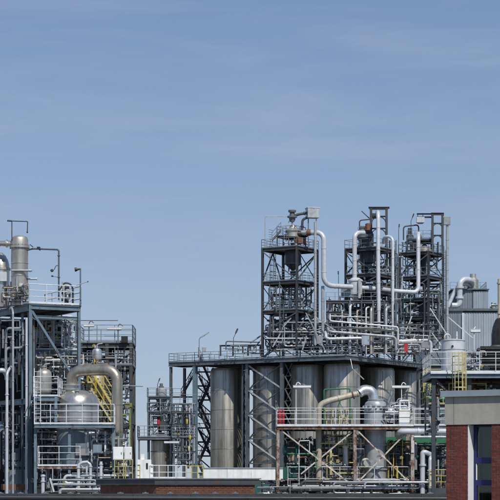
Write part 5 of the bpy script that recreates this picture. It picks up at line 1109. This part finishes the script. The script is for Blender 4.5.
# yellow fittings and green frame behind the railing
yf = thing('yellow_valve_stand', P(340, 425, dp_ + 2), 'yellow ladder and valve stands behind the front platform railing', 'stand')
for u in (329, 337, 345): ladder(yf, P(u, 440, dp_ + 2.0), Z(408 + (u % 4) * 2, dp_) - Z(440, dp_), (1, 0, 0), (0, -1, 0), 'yellow_pale', .32, False, .028)
railing(yf, [P(325, 425.5, dp_ + 2.4), P(352, 425.5, dp_ + 2.4)], 'yellow', 1.1, .5, .026, mids=(.5,), toe=0)
for u, v in ((331, 418), (339, 414), (344, 420), (335, 432), (341, 437)): valve(yf, P(u, v, dp_ + 1.7), .07, 'yellow_pale', 'steel_dark')
gf = thing('pipe_arch', P(340, 425, dp_ + 3.4), 'thin green pipe frame behind the sloping pipe', 'frame')
pipe(gf, [P(324, 424, dp_ + 3.4), P(324, 389.5, dp_ + 3.4), P(350, 388.5, dp_ + 3.4), P(350, 424, dp_ + 3.4)], .05, 'green', .1); pipe(gf, [P(338, 424, dp_ + 3.4), P(338, 406, dp_ + 3.4), P(343, 394, dp_ + 3.4)], .035, 'green')
# white box stack and equipment right on the deck
t = thing('white_cabinet', P(404, 425, dp_ + 1), 'pale cream cabinet with window frame on the right of the front platform', 'cabinet'); MB().box(P(404.5, 418, dp_ + .8), .8, .6, 1.0).build('case', 'pipe_beige', t, False); MB().box(P(404.5, 410, dp_ + .8), .7, .5, .06).build('lid', 'paint_white', t, False)
for s in (-1, 1): MB().bar(P(404.5 + s * 4.5, 411, dp_ + .8), P(404.5 + s * 4.5, 400.5, dp_ + .8), .08).build('post', 'paint_white', t, False)
MB().bar(P(399.5, 400.5, dp_ + .8), P(409.5, 400.5, dp_ + .8), .1).build('head_rail', 'paint_white', t, False); MB().box(P(404.5, 418, dp_ + .48), .7, .02, .8).build('door', 'paint_white', t, False)
drums([('small white drum on the front platform right of the vessel', 390.5, 423, dp_ + 1.8, .3, 1.0, 'pipe_white'), ('stainless drum with cap right of the silver elbow', 397.5, 422, dp_ + 3, .28, 1.3, 'stainless')])
bay('thin pipes and valves on the right half of the front platform', 383, 412, 402, 424, dp_ + .6, dp_ + 3.6, 40, 61, mats=('pipe_grey', 'steel_dark', 'pipe_white', 'galv'), rmin=.02, rmax=.08, nv=8)
bay('dark green pumps and pipes below the left half of the front platform', 284, 318, 438, 485, dp_ + .8, dp_ + 3.6, 60, 62, mats=('green_teal', 'steel_dark', 'pipe_grey', 'green', 'orange_brown'), rmin=.02, rmax=.08, nv=14)
bay('white and yellow pipes below the front platform beside the vessel', 318, 364, 434, 486, dp_ + .8, dp_ + 3.8, 80, 63, mats=('pipe_white', 'pipe_beige', 'yellow_pale', 'steel_dark', 'pipe_grey'), rmin=.015, rmax=.075, nv=24, yv=.6)
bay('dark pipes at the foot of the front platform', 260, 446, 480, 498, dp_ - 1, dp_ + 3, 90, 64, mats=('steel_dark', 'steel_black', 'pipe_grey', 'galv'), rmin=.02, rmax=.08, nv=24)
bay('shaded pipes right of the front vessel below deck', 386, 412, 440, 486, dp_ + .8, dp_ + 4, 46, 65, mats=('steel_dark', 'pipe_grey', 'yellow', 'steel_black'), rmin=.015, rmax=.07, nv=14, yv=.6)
bay('dark pipes below the walkway beside the brick building', 414, 448, 442, 494, dp_ + .5, dp_ + 4.5, 50, 66, mats=('steel_dark', 'steel_black', 'pipe_grey', 'green_teal'), rmin=.02, rmax=.09, nv=14)
# plate stack: heat exchanger with white frames
hx = thing('heat_exchanger', P(327, 486, dp_ + 2.6), 'white-framed stack of short horizontal pipe coils under the front platform', 'heat exchanger')
for k in range(7): pipe(hx, [P(322.5, 442 + k * 6, dp_ + 1.6), P(333, 442 + k * 6, dp_ + 1.6)], .085, 'paint_white', flanges=[(0, .06), (0, .94)])
for u in (323, 332.5): MB().bar(V(X(u, dp_ + 1.8), dp_ + 1.8, 0), P(u, 438, dp_ + 1.8), .12).build('upright', 'pipe_beige', hx, False)
t = thing('white_column_pipe', P(346, 488, dp_ + 1.4), 'upright white pipe under the front platform left of the vessel', 'pipe'); pipe(t, [V(X(345.5, dp_ + 1.4), dp_ + 1.4, 0), P(345.5, 440, dp_ + 1.4)], .15, 'paint_white', flanges=[(0, .7), (0, .95)])
t = thing('green_pump', P(292, 470, dp_ + 1.5), 'dark teal pump with beige round casing under the left end of the front platform', 'pump')
MB().lathe(P(290, 450, dp_ + 1.4), [(.2, -.5), (.35, -.45), (.35, .45), (.2, .5)], 18, (1, .2, 0)).build('motor', 'green_teal', t); MB().lathe(P(294, 459, dp_ + 1.2), [(.3, 0), (.4, .05), (.4, .3), (.2, .35)], 24, (.3, 1, .1)).build('casing', 'pipe_beige', t); MB().box(P(292, 474, dp_ + 1.5), 1.2, .6, .9).build('base', 'green_teal', t, False)
for k in (-1, 1): MB().bar(V(X(292, dp_) + k * .5, dp_ + 1.5, 0), V(X(292, dp_) + k * .5, dp_ + 1.5, Z(480, dp_)), .12).build('leg', 'steel_dark', t, False)
t = thing('pipe_goal', P(300, 440, dp_ + .2), 'thin grey pipe bent in an upright frame under the front platform', 'pipe'); pipe(t, [V(X(299, dp_), dp_ + .15, 0), P(299, 441, dp_ + .15), P(309.5, 440.5, dp_ + .3), P(309.5, 452, dp_ + .3)], .03, 'rail_white', .06)
# green roof edge behind
gr = thing('green_canopy', P(415, 440, dp_ + 6), 'green canopy edge behind the right end of the front platform', 'canopy'); MB().slab([(X(384, 138), 138), (X(452, 138), 138), (X(452, 138), 141), (X(384, 138), 141)], Z(443, 138), Z(437, 138)).build('roof', 'green', gr, False)
for u in (388, 420, 448): MB().bar(V(X(u, 139), 139, 0), P(u, 443.1, 139), .15).build('post', 'steel_dark', gr, False)
MB().slab([(X(384, 138), 140.6), (X(452, 138), 140.6), (X(452, 138), 140.75), (X(384, 138), 140.75)], 0, Z(443.2, 138)).build('shade_sheet', 'shade_dark', gr, False)  # dark sheet added for the shaded interior under the canopy
dk = thing('shade_backing', P(320, 470, 146), 'dark backing sheets added for the shaded depth behind the front platform', 'shed')
for k in range(7): MB().box(V(X(300 + k * 13, 146), 146 + (k % 2) * .04, (Z(446, 146)) / 2), .93, .2, Z(446, 146)).build('wall_panel', 'shade_dark', dk, False)  # black sheets in place of the shade under and behind the platform
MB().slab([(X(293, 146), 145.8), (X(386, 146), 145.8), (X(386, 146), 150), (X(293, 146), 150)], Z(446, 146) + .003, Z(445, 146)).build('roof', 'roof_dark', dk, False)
# white hooked pipes at the right below the walkway
for lab, u, vt, r_ in (('white hooked pipe beside the rusty right post', 422.5, 452.5, .16), ('shorter white pipe left of the brick building', 430.5, 458.5, .15)):
    t = thing('riser_pipe', P(u, 490, dp_ - .6), lab, 'pipe'); pipe(t, [V(X(u, dp_ - .6), dp_ - .6, 0), P(u, vt, dp_ - .6)] + ([P(u + 3, vt - .3, dp_ - .6), P(u + 9, vt + 2.5, dp_)] if u < 425 else [P(u + 1, vt - 1, dp_ - .3), P(u + 2, vt - 1, dp_ + .6)]), r_, 'pipe_white', .3, flanges=[(0, .9)])
yg = thing('yellow_guard_rail', P(438, 488, dp_ - 1), 'yellow guard rail beside the left wall of the brick building', 'railing'); railing(yg, [P(429.5, 488, dp_ - 1), P(447, 488, dp_ - 1)], 'yellow', 1.2, .42, .03, mids=(.33, .66), toe=0)
MB().slab([(X(427, dp_), dp_ - 1.2), (X(449, dp_), dp_ - 1.2), (X(449, dp_), dp_ + .2), (X(427, dp_), dp_ + .2)], 0, Z(488, dp_) - .003).build('base', 'steel_dark', yg, False)
t = thing('gravel_heap', P(399, 496, 128), 'pale rounded cover at the foot of the front platform', 'cover'); MB().lathe(V(X(399, 128), 128, 0), [(1.2, 0), (1.2, Z(497, 128)), (1.0, Z(495, 128)), (.6, Z(493.2, 128)), (.1, Z(492.8, 128))], 28).build('cover', 'paint_white', t); MB().lathe(V(X(399, 128), 128, Z(492.9, 128)), [(.1, 0), (.1, .1)], 10).build('knob', 'galv', t)
t = thing('ground_pipe', P(275, 494, 128), 'pale pipe end with flange left of the rusty post', 'pipe'); pipe(t, [P(258, 488, 130), P(273, 488, 129)], .09, 'pipe_grey', flanges=[(0, .9)]); pipe(t, [P(262, 494.5, 128), P(270, 494.5, 128), P(272, 500, 128)], .14, 'pipe_white', .2, flanges=[(0, .8)])
for u in (262, 270): MB().bar(V(X(u, 130), 130, 0), P(u, 488.5, 129.8), .1).build('support', 'steel_dark', t, False)

# ------------------------------------------------------------------ right platform with tank
dt = 104.0
rt = thing('tank_platform', P(470, 372, dt + 2), 'blue-grey platform with white railing above the brick building', 'platform')
z_ = Z(372.3, dt); cs = [(X(430.5, dt), dt), (X(512, dt), dt), (X(512, dt), dt + 4.5), (X(430.5, dt), dt + 4.5)]
deck(rt, cs, z_, 'grate', .06, .3, 'steel_blue'); q = [V(x, y, z_) for x, y in cs]
railing(rt, [q[3], q[0], q[1]], 'rail_white', 1.05, .92, .02, True, mids=(.36, .68), toe=.1)
MB().bar(q[0] + V(0, -.1, -.03), q[1] + V(0, -.1, -.03), .03, .1).build('kerb_strip', 'rail_white', rt, False)
for u in (434, 470, 508):
    for y in ((dt + .3, dt + 4.2) if u > 440 else (dt + .3,)): MB().hbeam(V(X(u, dt), y, 0), V(X(u, dt), y, z_ - .32), .2).build('column', 'steel_dark', rt, False)
MB().angle(P(434, 378, dt + .2), P(452, 396, dt + .2), .1).build('brace', 'steel_mid', rt, False)
for v in (381.5, 386): MB().hbeam(P(434, v, dt + 2), P(512, v, dt + 2), .14, .18).build('beam', 'steel_dark', rt, False)
c = P(453, 372.3, dt + 1.4); c.z = z_ + .004; r = 11.8 * c.y / FPX
tk = thing('small_tank', c, 'plain silver tank with round port on the right-hand platform', 'tank'); ht = Z(341, c.y) - c.z
MB().lathe(c, [(r, 0), (r, ht)], 48).build('shell', 'galv_bright', tk, True, 25); MB().lathe(c, [(r + .03, ht + .002), (r + .03, ht + .05), (r * .5, ht + .1), (.05, ht + .12)], 48).build('lid', 'galv_bright', tk)
for h_ in (.02, ht * .72): MB().lathe(c, [(r + .002, h_), (r + .02, h_ + .005), (r + .02, h_ + .03), (r + .002, h_ + .035)], 48).build('band', 'galv', tk)
MB().lathe(P(452.5, 346.2, dt + 1.4 - r - .04), [(.035, 0), (.06, .0), (.06, .04), (.035, .04)], 14, (0, 1, 0)).build('port', 'steel_black', tk); MB().box(P(454, 360, dt + 1.4 - r - .02), .14, .03, .2).build('name_plate', 'paint_white', tk, False)
pipe(tk, [c + V(-.15, 0, ht), c + V(-.15, 0, ht + .35), c + V(-.45, 0, ht + .35), c + V(-.45, -.1, ht - .1)], .045, 'galv'); pipe(tk, [c + V(.2, 0, ht), c + V(.2, 0, ht + .5)], .05, 'pipe_white', flanges=[(0, .5)])
yl = thing('yellow_caged_ladder', P(459, 390, dt - .4), 'yellow caged ladder rising past the tank platform', 'ladder'); ladder(yl, V(X(459, dt - .35), dt - .35, Z(440, dt)), Z(353, dt) - Z(440, dt), (1, 0, 0), (0, -1, 0), 'yellow_pale', .42, True, .017, c0=1.9)
MB().box(V(X(459, dt - .35), dt - .35, Z(440, dt) / 2), .6, .3, Z(440, dt)).build('base', 'steel_dark', yl, False)
railing(yl, [P(452.5, 372, dt - .12), P(465.5, 372, dt - .12)], 'yellow_pale', 1.0, .45, .018, mids=(.5,), toe=0); railing(yl, [P(449, 393, dt + .9), P(486, 393, dt + .9)], 'yellow_pale', .5, .8, .03, mids=(), toe=0)
MB().box(P(468, 396, dt + .9), 2.2, .5, .3).build('step', 'yellow_pale', yl, False); MB().bar(V(X(470, dt + .9), dt + .9, 0), P(470, 396, dt + .9), .14).build('step_post', 'yellow_pale', yl, False)
bay('valves and pipes between the tank and the dark dome', 464, 486, 350, 371, dt + .6, dt + 3, 18, 71, mats=('pipe_white', 'galv', 'steel_dark', 'pipe_grey'), rmin=.02, rmax=.06, nv=7, yv=.1)
bay('dark pipes slung below the tank platform', 434, 512, 378, 396, dt + 1, dt + 4, 40, 72, mats=('steel_dark', 'steel_black', 'orange_brown', 'pipe_grey'), rmin=.03, rmax=.09, nv=8, yv=.3)
bay('small pipes left of the tank platform column', 426, 438, 380, 440, dt + 6, dt + 12, 18, 73, mats=('steel_dark', 'green_teal', 'pipe_grey', 'yellow_pale'), rmin=.03, rmax=.1, nv=6, yv=.5)
# dark dome vessel
dz = 108.0; c = P(507, 372.3, dz); c.z = Z(374.5, dz)
dm_ = thing('dark_domed_vessel', c, 'dark domed vessel cut by the right edge above the platform', 'vessel'); r = 15.5 * dz / FPX; h_ = Z(346, dz) - c.z; ht = Z(313.5, dz) - c.z; rb_ = 17 * dz / FPX
MB().lathe(c, [(rb_, 0), (rb_, h_ - .25), (rb_ * .94, h_ - .1), (r * 1.08, h_), (r, h_ + .05), (r, h_ + (ht - h_) * .35), (r * .93, h_ + (ht - h_) * .58), (r * .76, h_ + (ht - h_) * .8), (r * .45, ht - .1), (.15, ht)], 56).build('shell', 'dome_dark', dm_, True, 25)
for k in range(6): MB().lathe(c, [(rb_ + .002, k * h_ / 7 + .1), (rb_ + .05, k * h_ / 7 + .11), (rb_ + .05, k * h_ / 7 + .17), (rb_ + .002, k * h_ / 7 + .18)], 56).build('band', 'dome_dark', dm_)
lv = thing('louvred_casing', P(495, 372, dz - 2), 'dark louvred casing in front of the domed vessel', 'casing')
MB().slab([(X(481, dz - 2), dz - 1.9), (X(514, dz - 2), dz - 1.9), (X(514, dz - 2), dz - 1.5), (X(481, dz - 2), dz - 1.5)], z_ + .003, Z(346, dz - 2)).build('case', 'steel_black', lv, False)
for k in range(7): MB().bar(P(480.5, 348.5 + k * 3.1, dz - 1.98), P(514, 348.5 + k * 3.1, dz - 1.98), .12, .07).build('louvre', 'dome_dark', lv, False)
pipe(dm_, [P(482, 352, dz - 1), P(494, 347, dz - .9), P(505, 347, dz - .9)], .12, 'steel_dark')
pipe(dm_, [P(499.5, 322, dz - .2), P(499.5, 279, dz - .2)], .1, 'pipe_beige', flanges=[(0, .2), (0, .9)])
for k in range(4): MB().hbeam(c + V(math.cos(k * 1.57 + .7) * r * .8, math.sin(k * 1.57 + .7) * r * .8, -c.z), c + V(math.cos(k * 1.57 + .7) * r * .8, math.sin(k * 1.57 + .7) * r * .8, -.004), .2).build('leg', 'steel_dark', dm_, False)
bar_lamp('bar lamp on a post behind the tank', P(474, 372, dt + 3.2), Z(331.5, dt + 3.2), -.2, .35, 'rail_white', False)
t = thing('valve_group', P(493, 306, 200), 'small pale valve group on the roof edge left of the tall beige pipe', 'valves'); clutter(t, 489, 498, 303, 309, dg + .4, dg + 2, 8, 75, mats=('pipe_white', 'galv', 'pipe_beige'), rmin=.08, rmax=.2, nv=5)
# mid-depth clutter that closes the view below the silo platform at the right
bay('green and grey pipes under the right end of the silo platform', 420, 440, 366, 420, 200, 215, 30, 81, mats=('steel_dark', 'green_teal', 'pipe_grey', 'steel_black', 'green'), rmin=.06, rmax=.25, nv=10, yv=.5)
rk = thing('steel_frame', P(440, 420, 150), 'dark steel frame between the silo platform and the tank platform', 'steel frame')
rkf = Fr(X(427, 150), 150, (1, 0), (0, 1)); tower(rk, rkf, [0, 2.2, 5.0], [0, 4], [Z(425, 150), Z(405, 150), Z(385, 150), Z(366, 150)], 'steel_dark', .22, decks=(1, 2, 3), rails=(1, 2), braces='x/', rm='yellow_pale', z0=0, rail_r=.03)
t = thing('yellow_actuator', P(427, 390, 148), 'yellow actuator basket at the right end of the silo block', 'valve'); MB().lathe(P(427, 389, 148), [(.2, 0), (.32, .15), (.32, .9), (.2, 1.0)], 14).build('basket', 'yellow_pale', t); pipe(t, [P(427, 377, 148), P(427, 368, 148)], .08, 'yellow'); 
ladder(t, P(427, 392, 147.6), 1.8, (1, 0, 0), (0, -1, 0), 'yellow', .5, False, .03)
